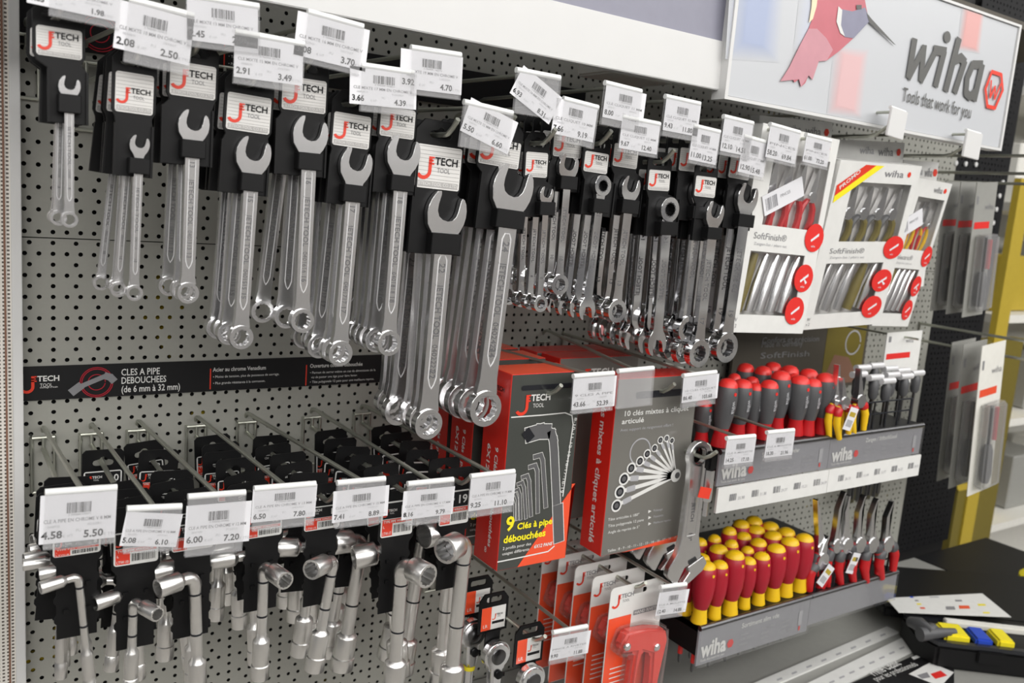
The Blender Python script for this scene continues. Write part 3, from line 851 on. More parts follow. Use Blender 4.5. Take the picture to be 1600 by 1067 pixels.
# ---------------------------------------------------------------- hooks and tags of the wrench rows
yT = -.325
UP = [  # sleeve TL, TR, BL, text lines, paper box, skew
    ((80, -46), (190, -20), (76, 15), ('CLE MIXTE 8 MM EN CHROME V', '1.65', '1.98'), (-.30, .06, .98, .99), 0, 'leftmost white price tag reading 1.98, cut by the top of the picture'),
    ((203, 1), (305, 27), (193, 88), ('CLE MIXTE 10 MM EN CHROME V', '2.08', '2.50'), (-.16, .10, 1.0, .96), .02, 'white price tag reading 2.08 and 2.50'),
    ((296, -5), (410, 13), (291, 64), ('CLE MIXTE 13 MM EN CHROME V', '2.45', '2.94'), (.01, .03, .98, 1.0), 0, 'white price tag reading 2.45 and 2.94'),
    ((374, 52), (482, 72), (364, 122), ('CLE MIXTE 15 MM EN CHROME V', '2.91', '3.49'), (.0, .05, .99, .97), -.02, 'white price tag reading 2.91 and 3.49'),
    ((479, 19), (566, 43), (473, 90), ('CLE MIXTE 16 MM EN CHROME V', '3.08', '3.70'), (-.17, .02, 1.12, .98), .0, 'white price tag reading 3.08 and 3.70'),
    ((570, 104), (652, 116), (562, 166), ('CLE MIXTE 17 MM EN CHROME V', '3.66', '4.39'), (-.20, .06, 1.06, .99), -.02, 'white price tag reading 3.66 and 4.39'),
    ((644, 76), (722, 88), (640, 140), ('CLE MIXTE 19 MM EN CHROME V', '3.92', '4.70'), (-.20, .02, 1.03, .97), .0, 'white price tag reading 3.92 and 4.70'),
    ((724, 160), (800, 178), (717, 222), ('CLE MIXTE 22 MM EN CHROME V', '5.50', '6.60'), (.04, .10, 1.08, 1.0), .23, 'crooked white price tag reading 5.50 and 6.60'),
    ((811, 111), (879, 124), (802, 170), ('CLE MIXTE 24 MM EN CHROME V', '6.93', '8.31'), (-.04, .02, 1.0, .88), .45, 'strongly tilted price tag reading 6.93 and 8.31'),
    ((883, 156), (937, 170), (872, 214), ('CLE CLIQUET 10 MM', '7.66', '9.19'), (-.22, .06, .98, 1.0), 0, 'white price tag reading 7.66 and 9.19'),
    ((940, 129), (997, 143), (938, 188), ('CLE CLIQUET 11 MM', '8.00', '9.60'), (.03, .10, 1.14, .98), 0, 'white price tag reading 8.00 and 9.60'),
    ((975, 184), (1034, 196), (966, 231), ('CLE CLIQUET 12 MM', '9.67', '12.40'), (.0, .0, 1.0, 1.0), 0, 'white price tag reading 9.67 and 12.40'),
    ((1037, 151), (1091, 163), (1033, 206), ('CLE CLIQUET 13 MM', '9.43', '11.80'), (.02, .06, 1.02, .97), 0, 'white price tag reading 9.43 and 11.80'),
    ((1085, 198), (1127, 208), (1075, 249), ('CLE CLIQUET 14 MM', '11.00', '13.25'), (.0, .0, 1.0, 1.0), 0, 'white price tag reading 11.00 and 13.25'),
    ((1127, 182), (1173, 193), (1123, 236), ('CLE CLIQUET 16 MM', '12.10', '14.51'), (.02, .02, 1.0, .98), 0, 'white price tag reading 12.10 and 14.51'),
    ((1160, 213), (1199, 224), (1152, 268), ('CLE CLIQUET 17 MM', '12.90', '15.48'), (.0, .0, 1.0, 1.0), 0, 'white price tag reading 12.90 and 15.48'),
]
CNT = ['leftmost', 'second', 'third', 'fourth', 'fifth', 'sixth', 'seventh', 'eighth', 'ninth', 'tenth', 'eleventh', 'twelfth', 'thirteenth', 'fourteenth', 'fifteenth', 'sixteenth', 'seventeenth']
SEQ = [0, 1, 2, 3, 4, 5, 6, 7, 8, None, 9, 10, 11, 12, 13, 14, 15]
for i, k in enumerate(SEQ):
    zp = SETS[i].z - .0029; hx_ = SETS[i].x
    lab_h = '%s wire hook of the upper row, counting hooks from the left' % CNT[i]
    if k is None:
        hook(hx_, zp + .06, zp, 0, 0, yS - .030, lab_h, 'wire hooks of the upper row', rod=False); continue
    a, b_, c, ln, pap, sk, lab = UP[k]
    lab = ('strongly tilted ' if k == 8 else 'crooked ' if k == 7 else '') + 'white price tag of the %s upper hook, reading %s and %s' % (CNT[i], ln[1], ln[2])
    t_, M, w, h = price_tag(a, b_, c, yT, lab, ln, pap, sk)
    top = M @ Vector((w * .5, 0, h))
    hook(hx_, top.z + .001, zp, yT, top.z + .001, yS - (.030 if i in (7,) else .019), lab_h, 'wire hooks of the upper row', top.x - hx_)
# ================================================================ pipe wrenches on the lower hooks
def pipe_wrench(root, o, r, R, stub, L, yaw, name='wrench', rL=None):
    """elbowed socket wrench: origin at the elbow corner, shank down -z, short socket to -x turned by yaw"""
    rL = rL or R
    b = MB(); br = r * 1.7; M = T(*o) @ RotZ(yaw)
    elbow = [(-br + br * math.sin(a) - br * .0, 0, -br + br * math.cos(a)) for a in [PI / 2 * i / 7 for i in range(8)]]
    sL = stub * .62; st0 = stub - sL
    path = [(-stub + sL * .9, 0, 0), (-max(st0 * .6, br * 1.02), 0, 0)] + [(q[0], 0, q[2]) for q in elbow[1:]]
    path += [(0, 0, -br * 1.6), (0, 0, -L + .050)]
    rad = [r * 1.05, r * 1.05] + [r * 1.12] * (len(elbow) - 1) + [r, r]
    b.tube(path, rad, 18, 0, M)
    # short socket
    Ms = M @ T(-st0, 0, 0) @ Matrix.Rotation(-PI / 2, 4, 'Y')
    def socket(prof, Mx, ri, depth):
        zt = prof[-1][1]; n = 24
        b.lathe(prof, n, 0, Mx, caps=False)
        # twelve-point mouth
        rim = [(prof[-1][0] * math.cos(2 * PI * i / n), prof[-1][0] * math.sin(2 * PI * i / n), zt) for i in range(n)]
        inn = [((ri if i % 2 else ri * .88) * math.cos(2 * PI * i / n), (ri if i % 2 else ri * .88) * math.sin(2 * PI * i / n), zt) for i in range(n)]
        deep = [(q[0], q[1], zt - depth) for q in inn]
        fs = [(i, (i + 1) % n, n + (i + 1) % n, n + i) for i in range(n)] + [(n + i, n + (i + 1) % n, 2 * n + (i + 1) % n, 2 * n + i) for i in range(n)]
        b.add(rim + inn + deep, fs, 0, Mx)
        b.add([(ri * .9 * math.cos(2 * PI * i / n), ri * .9 * math.sin(2 * PI * i / n), zt - depth) for i in range(n)], [tuple(range(n))], 1, Mx)
    socket([(r * .9, -.004), (r * 1.12, -.001), (R * .95, sL * .06), (R, sL * .11), (R, sL * .96), (R * .95, sL)], Ms, R * .80, sL * .7)
    # long socket at the foot
    Md = M @ T(0, 0, -L) @ Matrix.Rotation(PI, 4, 'X')
    socket([(r, -.056), (r * 1.02, -.049), (rL * .89, -.0455), (rL * .93, -.0435), (rL * .93, -.019), (rL * .90, -.0175), (rL, -.0165), (rL, -.001), (rL * .95, 0)], Md, rL * .78, .014)
    w_ = b.build(name, ['matte_chrome', 'dark_steel'], root, 40, 'satin chromed elbow wrench')
    for z in (-br * 1.9, -br * 1.9 - (L - .05 - br * 1.9) * .62):
        MB().tube([(0, 0, z - .0011), (0, 0, z + .0011)], r * 1.035, 18, 0, M).build('dark_band', 'black_gloss', w_)
    return w_


def card(root, size, w=.046, top=.012, lab0=-.017, lab1=-.064, low=-.150, wl=.036):
    """black hanging card: slot at the top, printed label, notched strip down behind the shank; origin at the slot"""
    b = MB(); h = w / 2; k = wl / 2
    out = [(h - .004, top), (-h + .004, top), (-h, top - .004), (-h, lab1 - .003), (-k, lab1 - .010)]
    z = lab1 - .020
    while z > low + .012:
        out += [(-k, z), (-k - .0022, z - .003), (-k - .0022, z - .007), (-k, z - .010)]; z -= .020
    out += [(-k, low), (k, low)]
    rt = [(-x, zz) for x, zz in reversed(out[4:-2])]
    out += rt + [(h, lab1 - .003), (h, top - .004)]
    hole = arc(.008, 0, .0036, -90, 90, 4) + arc(0, .003, .0045, 20, 160, 4) + arc(-.008, 0, .0036, 90, 270, 4)
    b.prism(out, -.0008, .0008, 0, None, [hole])
    zz = lab1 - .03
    while zz > low + .02:
        for s_ in (-1, 1): b.box(s_ * k * .55 - .0022, s_ * k * .55 + .0022, -.004, -.0008, zz - .002, zz + .002)
        zz -= .026
    c = b.build('hanging_card', 'black_plastic', root, None)
    p = MB(); x0, x1 = -h + .002, h - .002; W_ = x1 - x0; H_ = lab0 - lab1; yy = -.0013
    p.prism(list(reversed(rrect(x0, x1, lab1, lab0, .003))), -.0012, -.0008, 0)
    p.rect(x0 + W_ * .04, x1 - W_ * .04, lab1 + H_ * .52, lab0 - H_ * .04, yy, 1)
    jlogo(p, x0 + W_ * .05, lab1 + H_ * .60, W_ * .45, yy - .0001, 2, 0)
    text(p, size, x1 - W_ * .08, lab1 + H_ * .62, H_ * .24, yy - .0001, 0, None, .02, 'r')
    p.rect(x0 + W_ * .04, x1 - W_ * .04, lab1 + H_ * .38, lab1 + H_ * .50, yy, 2)
    text(p, 'TYPE PIPE WRENCH', x0 + W_ * .08, lab1 + H_ * .405, H_ * .07, yy - .0001, 0, None, .02, 'l', W_ * .8)
    p.rect(x0 + W_ * .04, x0 + W_ * .36, lab1 + H_ * .04, lab1 + H_ * .38, yy, 2)
    text(p, 'L', x0 + W_ * .07, lab1 + H_ * .26, H_ * .07, yy - .0001, 0, None, .02)
    text(p, 'LTW-' + size, x0 + W_ * .06, lab1 + H_ * .07, H_ * .085, yy - .0001, 0, None, .01, 'l', W_ * .27)
    barcode(p, x0 + W_ * .40, x1 - W_ * .07, lab1 + H_ * .10, lab1 + H_ * .33, yy, 1)
    p.build('printed_label', ['white_print', 'black_print', 'red_print'], c, None, 'black, white and red printed label')
    return c


LOW = [  # card centre px, elbow, stub end, r px, R px, foot, yaw deg, n, size, tag, name
    ((120, 866), (122, 899), (77, 895), 6.2, 10.5, (142, 1084), 12, 7, '8', '5.50'),
    ((213, 880), (208, 938), (240, 925), 7, 12, (203, 1082), 112, 6, '10', '6.10'),
    ((302, 858), (303, 898), (249, 901), 9, 15, (309, 1092), 16, 6, '12', '7.20'),
    ((412, 838), (411, 882), (420, 886), 7.6, 13.5, (405, 1058), 100, 6, '13', '7.80'),
    ((505, 826), (520, 872), (470, 872), 7.2, 14, (489, 1045), 36, 6, '15', '8.89'),
    ((622, 836), (626, 878), (648, 886), 9.0, 16.5, (612, 1086), 104, 7, '17', '9.79'),
    ((712, 818), (724, 842), (667, 847), 9.3, 17, (699, 1090), 28, 7, '19', '11.10'),
]
LT = [
    ((78, 771), (190, 763), (67, 850), ('CLE A PIPE EN CHROME V 8 MM', '4.58', '5.50'), (-.06, .0, 1.0, .97), .0, 'white price tag reading 4.58 and 5.50'),
    ((197, 797), (283, 793), (192, 856), ('CLE A PIPE EN CHROME V 10 MM', '5.08', '6.10'), (-.04, .0, 1.0, .90), .10, 'white price tag reading 5.08 and 6.10, hanging slightly lower'),
    ((295, 778), (385, 771), (288, 862), ('CLE A PIPE EN CHROME V 12 MM', '6.00', '7.20'), (-.02, .08, 1.12, .86), .0, 'white price tag reading 6.00 and 7.20'),
    ((402, 765), (498, 757), (393, 822), ('CLE A PIPE EN CHROME V 13 MM', '6.50', '7.80'), (-.02, .10, 1.02, 1.02), .0, 'white price tag reading 6.50 and 7.80'),
    ((531, 756), (606, 749), (522, 818), ('CLE A PIPE EN CHROME V 15 MM', '7.41', '8.89'), (-.06, .04, 1.10, .84), -.02, 'white price tag reading 7.41 and 8.89'),
    ((644, 757), (715, 750), (632, 815), ('CLE A PIPE EN CHROME V 17 MM', '8.16', '9.79'), (-.08, .06, 1.04, .84), .0, 'white price tag reading 8.16 and 9.79'),
    ((742, 745), (810, 737), (731, 802), ('CLE A PIPE EN CHROME V 19 MM', '9.25', '11.10'), (.0, .06, 1.03, .96), .0, 'white price tag reading 9.25 and 11.10'),
]
ZP = ZO - .474
yL = -.288
for i, (cc, el, se, rpx, Rpx, ft, yaw, n, size, pr_) in enumerate(LOW):
    C_ = PY(cc[0], cc[1] - 60, yL); lab1 = PY(cc[0], cc[1], yL).z - ZP
    E_ = PY(*el, yL - .016); F_ = PY(*ft, yL - .016)
    r = (PY(el[0] + rpx, el[1] + 40, yL) - PY(el[0] - rpx, el[1] + 40, yL)).length / 2
    R_2 = (PY(el[0] + Rpx, el[1], yL) - PY(el[0] - Rpx, el[1], yL)).length / 2
    stub = .046 if i > 2 else (.040 if i else .034)
    L = (E_ - F_).length; lean = math.atan2(E_.x - F_.x, E_.z - F_.z)
    desc = '%s elbow pipe wrench of the ' + CNT[i] + ' lower hook, counting back from the front'
    root = thing('pipe_wrench', desc % 'front', 'wrench', T(C_.x, yL, ZP), 'elbow pipe wrenches on the lower hooks')
    card(root, size, top=.016, lab1=lab1, lab0=min(lab1 + .044, -.010), low=lab1 - .085 - .006 * (i % 3))
    o = (E_.x - C_.x, -.016 - R_2 * .25, E_.z - ZP)
    wr_ = pipe_wrench(root, (0, 0, 0), r, R_2, stub, L, 0)
    wr_.matrix_local = T(*o) @ RotY(lean) @ RotZ(math.radians(yaw))
    rnd = random.Random(40 + i)
    ks = {0: [.023, .046, .069, .092, .115], 1: [.027, .054, .081, .205], 2: [.033, .066, .099, .185, .222], 3: [.032, .064, .12, .155, .19, .225]}.get(i, [.041, .082, .123, .164, .205])
    for k, dy in enumerate(ks):
        c = copy_tree(root, desc % ORD[k + 1], T(C_.x + rnd.uniform(-.007, .007), yL + dy + rnd.uniform(-.002, .002), ZP) @ RotY(rnd.uniform(-.11, .11)) @ RotZ(rnd.uniform(-.06, .06)))
        for ch in kids(c):
            if ch.name.startswith('wrench'):
                ch.matrix_local = T(*o) @ RotY(lean * .3 + rnd.uniform(-.05, .05)) @ RotZ(math.radians(rnd.choice((-8, 2, 14, 24, 8))))
    a, b_, c, ln, pap, sk, lab = LT[i]
    lab = 'white price tag of the %s lower hook, reading %s and %s' % (CNT[i], ln[1], ln[2])
    t_, M, w, h = price_tag(a, b_, c, -.325, lab, ln, pap, sk, group='price tags of the lower hooks')
    top = M @ Vector((w * .5, 0, h))
    hook(C_.x, ZO - .446, ZP - .0005, -.325, top.z + .001, -.322, '%s wire hook of the lower row, counting hooks from the left' % CNT[i], 'wire hooks of the lower row', top.x - C_.x)

# ================================================================ boxed wrench sets
def fbox(name, label, w, h, d, M, group, side='box_red', front='box_dark', top='box_orange', slot=True):
    t = thing(name, label, 'box', M, group)
    b = MB(); b.box(0, w, 0, d, 0, h, 0)
    b.m = [2, 2, 1, 0, 0, 0]      # bottom, top, front, right, back, left
    b.bevel(.0008, 1, 50)
    b.build('carton', [side, front, top], t, None)
    return t


yB = -.292
a = PY(775.6, 893, yB); b_ = PY(882.5, 875, yB); c = PY(807.7, 585, yB); d_ = PY(908, 581, yB)
w1 = ((b_ - a).length + (d_ - c).x * 1 + 0) / 2; w1 = (b_.x - a.x); h1 = c.z - a.z; dep1 = .058
MB1 = T(a.x, yB, a.z)
box1 = fbox('wrench_box', 'red and black carton of nine pipe wrenches with yellow lettering, nearest to the viewer', w1, h1, dep1, MB1, 'cartons of pipe wrench sets')
p = MB(); PMB = ['white_print', 'red_print', 'yellow_print', 'black_gloss', 'engraving', 'box_orange', 'faint_print', 'grey_print']
def b1(px, py): q = PY(px, py, yB); return q.x - a.x, q.z - a.z
def z3(x, y): return 740 + x * .35623, 520 + y * .35623
def Bz(x, y): return b1(*z3(x, y))
yy = -.0006
p.flat([Bz(445, 660), (w1 - .0005, Bz(445, 660)[1]), (w1 - .0005, .0005), (Bz(190, 1030)[0], .0005), Bz(385, 745)], yy + .0001, 5)
jlogo(p, *Bz(188, 354), (Bz(345, 330)[0] - Bz(188, 330)[0]) * .95, yy - .0002, 1, 0)
def ps(pb, pts, w_, mi, y_):
    pts = [Vector(q) for q in pts]
    for i_, (a_, c_) in enumerate(zip(pts, pts[1:])):
        d = (c_ - a_)
        if d.length < 1e-6: continue
        d.normalize(); n_ = Vector((-d.y, d.x)) * (w_ / 2); e_ = d * (w_ * .35)
        pb.flat([tuple(a_ - e_ + n_), tuple(a_ - e_ - n_), tuple(c_ + e_ - n_), tuple(c_ + e_ + n_)], y_ - i_ * 2e-6, mi)
# white frame line
fl = [Bz(165, 370), Bz(300, 360), Bz(400, 350), Bz(430, 362), Bz(435, 400), Bz(390, 715)]
ps(p, fl, .0016, 0, yy - .0001)
ps(p, [Bz(105, 1004), Bz(200, 985), Bz(325, 958), Bz(352, 935)], .0018, 0, yy - .0001)
# big elbow wrench picture
def pic(px_, w_, out_=.0022):
    ps(p, px_, w_ + out_, 0, yy - .0002); ps(p, px_, w_, 4, yy - .0003)
pic([Bz(245, 445), Bz(290, 432), Bz(318, 432)], .020); pic([Bz(318, 432), Bz(340, 440), Bz(348, 470), Bz(352, 520), Bz(362, 740)], .0125); pic([Bz(368, 770), Bz(372, 900)], .0165)
ps(p, [Bz(236, 450), Bz(240, 446)], .017, 3, yy - .0004)
for k, (x_, y_, x2, y2) in enumerate(((300, 535, 315, 760), (275, 580, 280, 785), (240, 625, 250, 800), (218, 655, 228, 810), (200, 685, 205, 815), (188, 705, 190, 818), (176, 730, 178, 822))):
    ww = .0062 - k * .0006
    pic([Bz(x_ - 34 + k * 3, y_ + 8), Bz(x_ - 6, y_), Bz(x_ + 2, y_ + 25), Bz(x2, y2)], ww, .0012)
text(p, '9', *Bz(138, 868), Bz(138, 805)[1] - Bz(138, 865)[1], yy - .0004, 2, None, .03)
text(p, 'Clés à pipe', *Bz(188, 862), .0085, yy - .0004, 2, RotY(-.10) if False else None, .03, 'l', Bz(340, 850)[0] - Bz(188, 850)[0])
text(p, 'débouchées', *Bz(128, 922), .0095, yy - .0004, 2, None, .03, 'l', Bz(310, 900)[0] - Bz(128, 900)[0])
text(p, '2 profils pour des', *Bz(125, 952), .0040, yy - .0004, 0, None, .006, 'l', Bz(248, 940)[0] - Bz(125, 940)[0])
text(p, 'usages différents', *Bz(123, 975), .0040, yy - .0004, 0, None, .006, 'l', Bz(240, 940)[0] - Bz(123, 940)[0])
text(p, '6X12 PANS', *Bz(262, 944), .0046, yy - .0004, 0, None, .03, 'l', Bz(340, 940)[0] - Bz(262, 940)[0], .2)
text(p, '8-10-11-12-13-16-17-18-19', 0, 0, .0046, yy - .0004, 0, T(*[(Bz(441, 370)[0]), 0, Bz(441, 370)[1]]) @ RotY(math.radians(97)), .004, 'l', Bz(441, 370)[1] - Bz(400, 700)[1])
# hang slot
p.flat(list(reversed(rrect(Bz(208, 260)[0], w1 - .004, Bz(208, 254)[1], Bz(208, 232)[1], .003))), yy - .0001, 3)
# side lettering (left face, x = 0)
Ml = T(0, dep1, 0) @ RotZ(-PI / 2)
text(p, '9 Clés à pipe débouchées', 0, 0, .0075, yy, 0, Ml @ T(dep1 * .58, 0, h1 * .62) @ RotY(PI / 2), .02, 'l', h1 * .52, .1)
text(p, '6X12 pans', 0, 0, .0075, yy, 0, Ml @ T(dep1 * .26, 0, h1 * .62) @ RotY(PI / 2), .02, 'l', h1 * .27, .1)
jlogo(p, dep1 * .14, h1 * .86, dep1 * .66, yy, 0, 3, Ml)
text(p, '8', dep1 * .45, h1 * .06, .008, yy, 0, Ml)
ps_ = MB()
p.build('lettering', PMB, box1, None)
for k, dy in ((1, .086), (2, .158)):
    copy_tree(box1, ('%s red and black carton of nine pipe wrenches, standing behind the front one' % ORD[k]), T(a.x + .002 * k, yB + dy, a.z + .001))
def hook_for(x, z, yt, ytag, ztag, lab, rx=0.0, rod=True, group='wire hooks for the boxed sets'):
    return hook(x, ztag + .0 if rod else z + .06, z, ytag, ztag, yt, lab, group, rx, rod)
t_, M, w, h = price_tag((899, 589), (962, 584), (892, 641), -.325, 'white price tag at the upper right corner of the nine wrench carton', ('9 CLES A PIPE', '43.66', '52.39'), (.0, .0, 1.07, .95), .0)
top = M @ Vector((w * .5, 0, h)); tip = PY(877, 602, -.318)
hook_for(tip.x, tip.z - .016, -.318, -.325, top.z, 'wire hook through the nine wrench cartons', top.x - tip.x)

# grey carton
a2 = PY(938, 870, yB); b2 = PY(1062, 849, yB); c2 = PY(969.5, 592, yB)
w2 = b2.x - a2.x; h2 = c2.z - a2.z; dep2 = .048; a = a2
def z3b(x, y): q = PY(*z3(x, y), yB); return q.x - a2.x, q.z - a2.z
box2 = fbox('wrench_box', 'grey and red carton of ten ratchet wrenches, showing a fan of wrenches', w2, h2, dep2, T(a2.x, yB, a2.z), 'cartons of ratchet wrench sets', 'box_red', 'box_grey', 'box_red')
p = MB(); Bz = z3b
text(p, '10 clés mixtes à cliquet', *Bz(655, 366), .0075, yy, 0, None, .014, 'l', Bz(938, 366)[0] - Bz(655, 366)[0])
text(p, 'articulé', *Bz(648, 400), .0072, yy, 0, None, .014, 'l', Bz(744, 390)[0] - Bz(648, 390)[0])
text(p, 'Avec support de rangement offert !', *Bz(642, 433), .0042, yy, 6, None, 0, 'l', Bz(870, 433)[0] - Bz(642, 433)[0])
ctr = Bz(885, 625)
p.flat(arc(*Bz(730, 520), .0200, 0, 352, 24) + list(reversed(arc(*Bz(730, 520), .0180, 0, 352, 24))), yy + .0001, 6)
for x_, y_, r_ in ((625, 757, .0095), (640, 697, .0098), (658, 640, .0095), (690, 593, .0085), (728, 562, .0075), (760, 530, .0070), (792, 505, .0062), (818, 470, .0058), (845, 462, .0055), (868, 472, .0050)):
    q = Bz(x_, y_); ps(p, [q, ctr], r_ * .62, 0, yy - .0001)
for x_, y_, r_ in ((625, 757, .0095), (640, 697, .0098), (658, 640, .0095), (690, 593, .0085), (728, 562, .0075), (760, 530, .0070), (792, 505, .0062), (818, 470, .0058), (845, 462, .0055), (868, 472, .0050)):
    q = Bz(x_, y_); d = (Vector(ctr) - Vector(q)).normalized()
    ps(p, [Vector(q) + d * r_ * 1.6, Vector(q) + d * r_ * 2.6], r_ * .9, 6, yy - .0003)
    p.flat(arc(*q, r_, 0, 352, 18), yy - .0002, 0); p.flat(arc(*q, r_ * .72, 0, 352, 16), yy - .0003, 3); p.flat(arc(*q, r_ * .42, 0, 340, 12), yy - .0004, 4)
p.flat(arc(*ctr, .010, 0, 350, 16), yy - .0004, 0); p.flat(arc(ctr[0] + .003, ctr[1], .005, 0, 350, 12), yy - .0005, 4)
for k, t__ in enumerate(('Tête articulée à 180°', 'Tête polygonale 12 pans', 'Angle de reprise de 5°')):
    text(p, t__, *Bz(588, 835 + k * 28 - 10), .0040, yy, 0, None, .004, 'l', Bz((722, 742, 724)[k], 800)[0] - Bz(588, 800)[0])
for k, t__ in enumerate(('Polissage', 'Puissance', 'Meilleure reprise')):
    q = Bz(765, 785 + k * 27); p.flat([(q[0], q[1] + .003), (q[0], q[1] - .002), (q[0] + .006, q[1] + .0005)], yy, 0)
    text(p, t__, q[0] + .010, q[1] - .001, .0036, yy, 6)
text(p, 'Tailles : 8 - 9 - 10 - 11 - 12 - 13 - 14 - 16 - 17 - 18 - 19', 0, 0, .0040, yy, 0, T(Bz(585, 965)[0], 0, Bz(585, 968)[1] + .002), .004, 'l', Bz(882, 880)[0] - Bz(585, 880)[0])
p.flat(list(reversed(rrect(Bz(720, 200)[0], w2 - .012, h2 - .030, h2 - .020, .003))), yy, 3)
p.flat([(w2 * .25, .0), (w2 - .0004, .0), (w2 - .0004, .010)], yy, 5)
Ml = T(0, dep2, 0) @ RotZ(-PI / 2)
text(p, '10 clés mixtes à cliquet articulé', 0, 0, dep2 * .22, yy, 0, Ml @ T(dep2 * .42, 0, h2 * .97) @ RotY(PI / 2), .024, 'l', h2 * .92)
jlogo(p, w2 * .30, 0, w2 * .4, 0, 0, 0, T(0, dep2 * .25, h2 + .0006) @ RotX(-PI / 2), False) if False else None
p.build('lettering', PMB, box2, None)
bx3 = copy_tree(box2, 'second grey and red carton of ratchet wrenches, behind the front grey one', T(a2.x - .004, yB + .128, a2.z + .004))
for ch in kids(bx3):
    if ch.name.startswith('lettering'):
        q = MB(); jlogo(q, w2 * .20, h2 - .052, w2 * .5, yy, 1, 0)
        ch.data = q.mesh('carton_print', PMB, None)
copy_tree(box2, 'rearmost grey and red carton of ratchet wrenches, against the perforated panel', T(a2.x - .004, yB + .188, a2.z + .002))
t_, M, w, h = price_tag((969, 581), (1024, 576), (962, 633), -.325, 'empty clear price sleeve over the grey carton of ratchet wrenches', empty=True)
top = M @ Vector((w * .5, 0, h)); tip = PY(1054, 600, -.318)
hook_for(tip.x, tip.z - .016, -.318, -.325, top.z, 'wire hook through the grey ratchet wrench cartons', top.x - tip.x)
t_, M, w, h = price_tag((1080, 587), (1131, 581), (1064, 632), -.325, 'white price tag right of the grey carton, in front of the grey and red handles', ('10 CLES CLIQUET', '86.40', '103.68'), (.0, .06, 1.08, .96), .0)
top = M @ Vector((w * .5, 0, h)); tip = PY(1108, 598, -.30)
rd = thing('label_rod', 'thin wire rod holding the price tag right of the grey carton', 'hook', T(top.x, 0, top.z))
MB().tube([(0, .008, .004), (0, -.006, .004), (0, -.321, 0)], .0026, 10).build('rod', 'zinc_wire', rd)
MB().tube([(0, -.003, -.05), (0, -.003, .008)], .0022, 8).build('wall_bracket', 'zinc_wire', rd)
for k, (q0, q1, q2, lab, nm) in enumerate((((1139, 686), (1183, 682), (1130, 727), 'white price tag left of its pair below the grey and red handles', 'left'), ((1199, 677), (1241, 673), (1193, 716), 'white price tag right of its pair below the grey and red handles', 'right'))):
    t_, M, w, h = price_tag(q0, q1, q2, -.36, lab, ('CLE A MOLETTE', ('14.25', '18.30')[k], ('17.10', '21.96')[k]), (.0, .02, 1.03, .96))
    top = M @ Vector((w * .5, 0, h))
    rd = thing('label_rod', 'thin wire rod holding the %s price tag of the pair below the handles' % nm, 'hook', T(top.x, 0, top.z))
    MB().tube([(0, .008, .004), (0, -.006, .004), (0, -.355, 0)], .0024, 10).build('rod', 'zinc_wire', rd)
    MB().tube([(0, -.003, -.05), (0, -.003, .008)], .0022, 8).build('wall_bracket', 'zinc_wire', rd)

# ================================================================ adjustable wrenches
def adjustable(o_px, y, bot_px, rpx, wpx, label, dxm=0):
    O = PY(*o_px, y); Bm = PY(*bot_px, y); L = (O - Bm).length; ang = math.atan2(O.x - Bm.x, O.z - Bm.z)
    root = thing('adjustable_wrench', label, 'wrench', T(*O) @ RotY(ang), 'adjustable wrenches on one hook')
    r = (PY(o_px[0] + rpx, o_px[1], y) - PY(o_px[0] - rpx, o_px[1], y)).length / 2
    w = (PY(o_px[0] + wpx, o_px[1], y) - PY(o_px[0] - wpx, o_px[1], y)).length / 4
    t = .010; b = MB()
    top = arc(0, 0, r, -35, 215, 14)
    out = top + [(-w * .9, -r * 1.8), (-w, -L * .62), (-w * 1.25, -L * .74), (-w * 2.0, -L * .84), (-w * 2.1, -L * .90), (-w * 1.3, -L * .97), (-w * .9, -L * .985), (-w * .2, -L * .86), (w * .9, -L * .83), (w * 1.6, -L * .80), (w * 1.3, -L * .72), (w, -L * .62), (w * .9, -r * 1.8)]
    b.prism(out, -t / 2, t / 2, 0, None, [[(r * .58 * math.cos(2 * PI * i / 16), r * .58 * math.sin(2 * PI * i / 16)) for i in range(16)]])
    b.bevel(.0014, 2, 45)
    z0, z1 = -r * 2.2, -L * .62
    f = w * .62
    lp = [(f, z0), (f, z1), (-f, z1), (-f, z0)]; ip = [(f * .8, z0 - f * .2), (f * .8, z1 + f * .2), (-f * .8, z1 + f * .2), (-f * .8, z0 - f * .2)]
    b.prism(lp, -t / 2 - .0006, -t / 2, 0, None, [ip])
    text(b, 'JETECH', 0, 0, w * .34, -t / 2 - .0003, 1, T(-w * .25, 0, z0 * .7 + z1 * .3) @ RotY(PI / 2), .01)
    text(b, '10"', 0, 0, w * .4, -t / 2 - .0003, 1, T(-w * .25, 0, z1 * .9 + z0 * .1) @ RotY(PI / 2), .01)
    bd = b.build('handle', ['satin_chrome', 'engraving'], root, 40)
    j = MB()
    j.prism([(w * .2, -L * .865), (w * 1.9, -L * .80), (w * 2.4, -L * .86), (w * 2.0, -L * .92), (w * .5, -L * 1.0), (-w * .25, -L * .99), (w * .5, -L * .91)], -t * .42, t * .42)
    j.bevel(.0010, 2, 45); j.build('lower_jaw', 'satin_chrome', bd)
    k = MB(); Mk = T(w * .55, -t * .30, -L * .815) @ RotY(math.radians(72))
    for i in range(6): k.lathe([(.0036, -.0012), (.0050, 0), (.0036, .0012)], 12, 0, Mk @ T(0, 0, (i - 2.5) * .0026))
    k.build('knurl_screw', 'dark_steel', bd)
    return root, O
aw, O = adjustable((1091, 711), -.318, (1066, 912), 16.5, 27, 'front adjustable wrench hanging by its ring beside the grey carton')
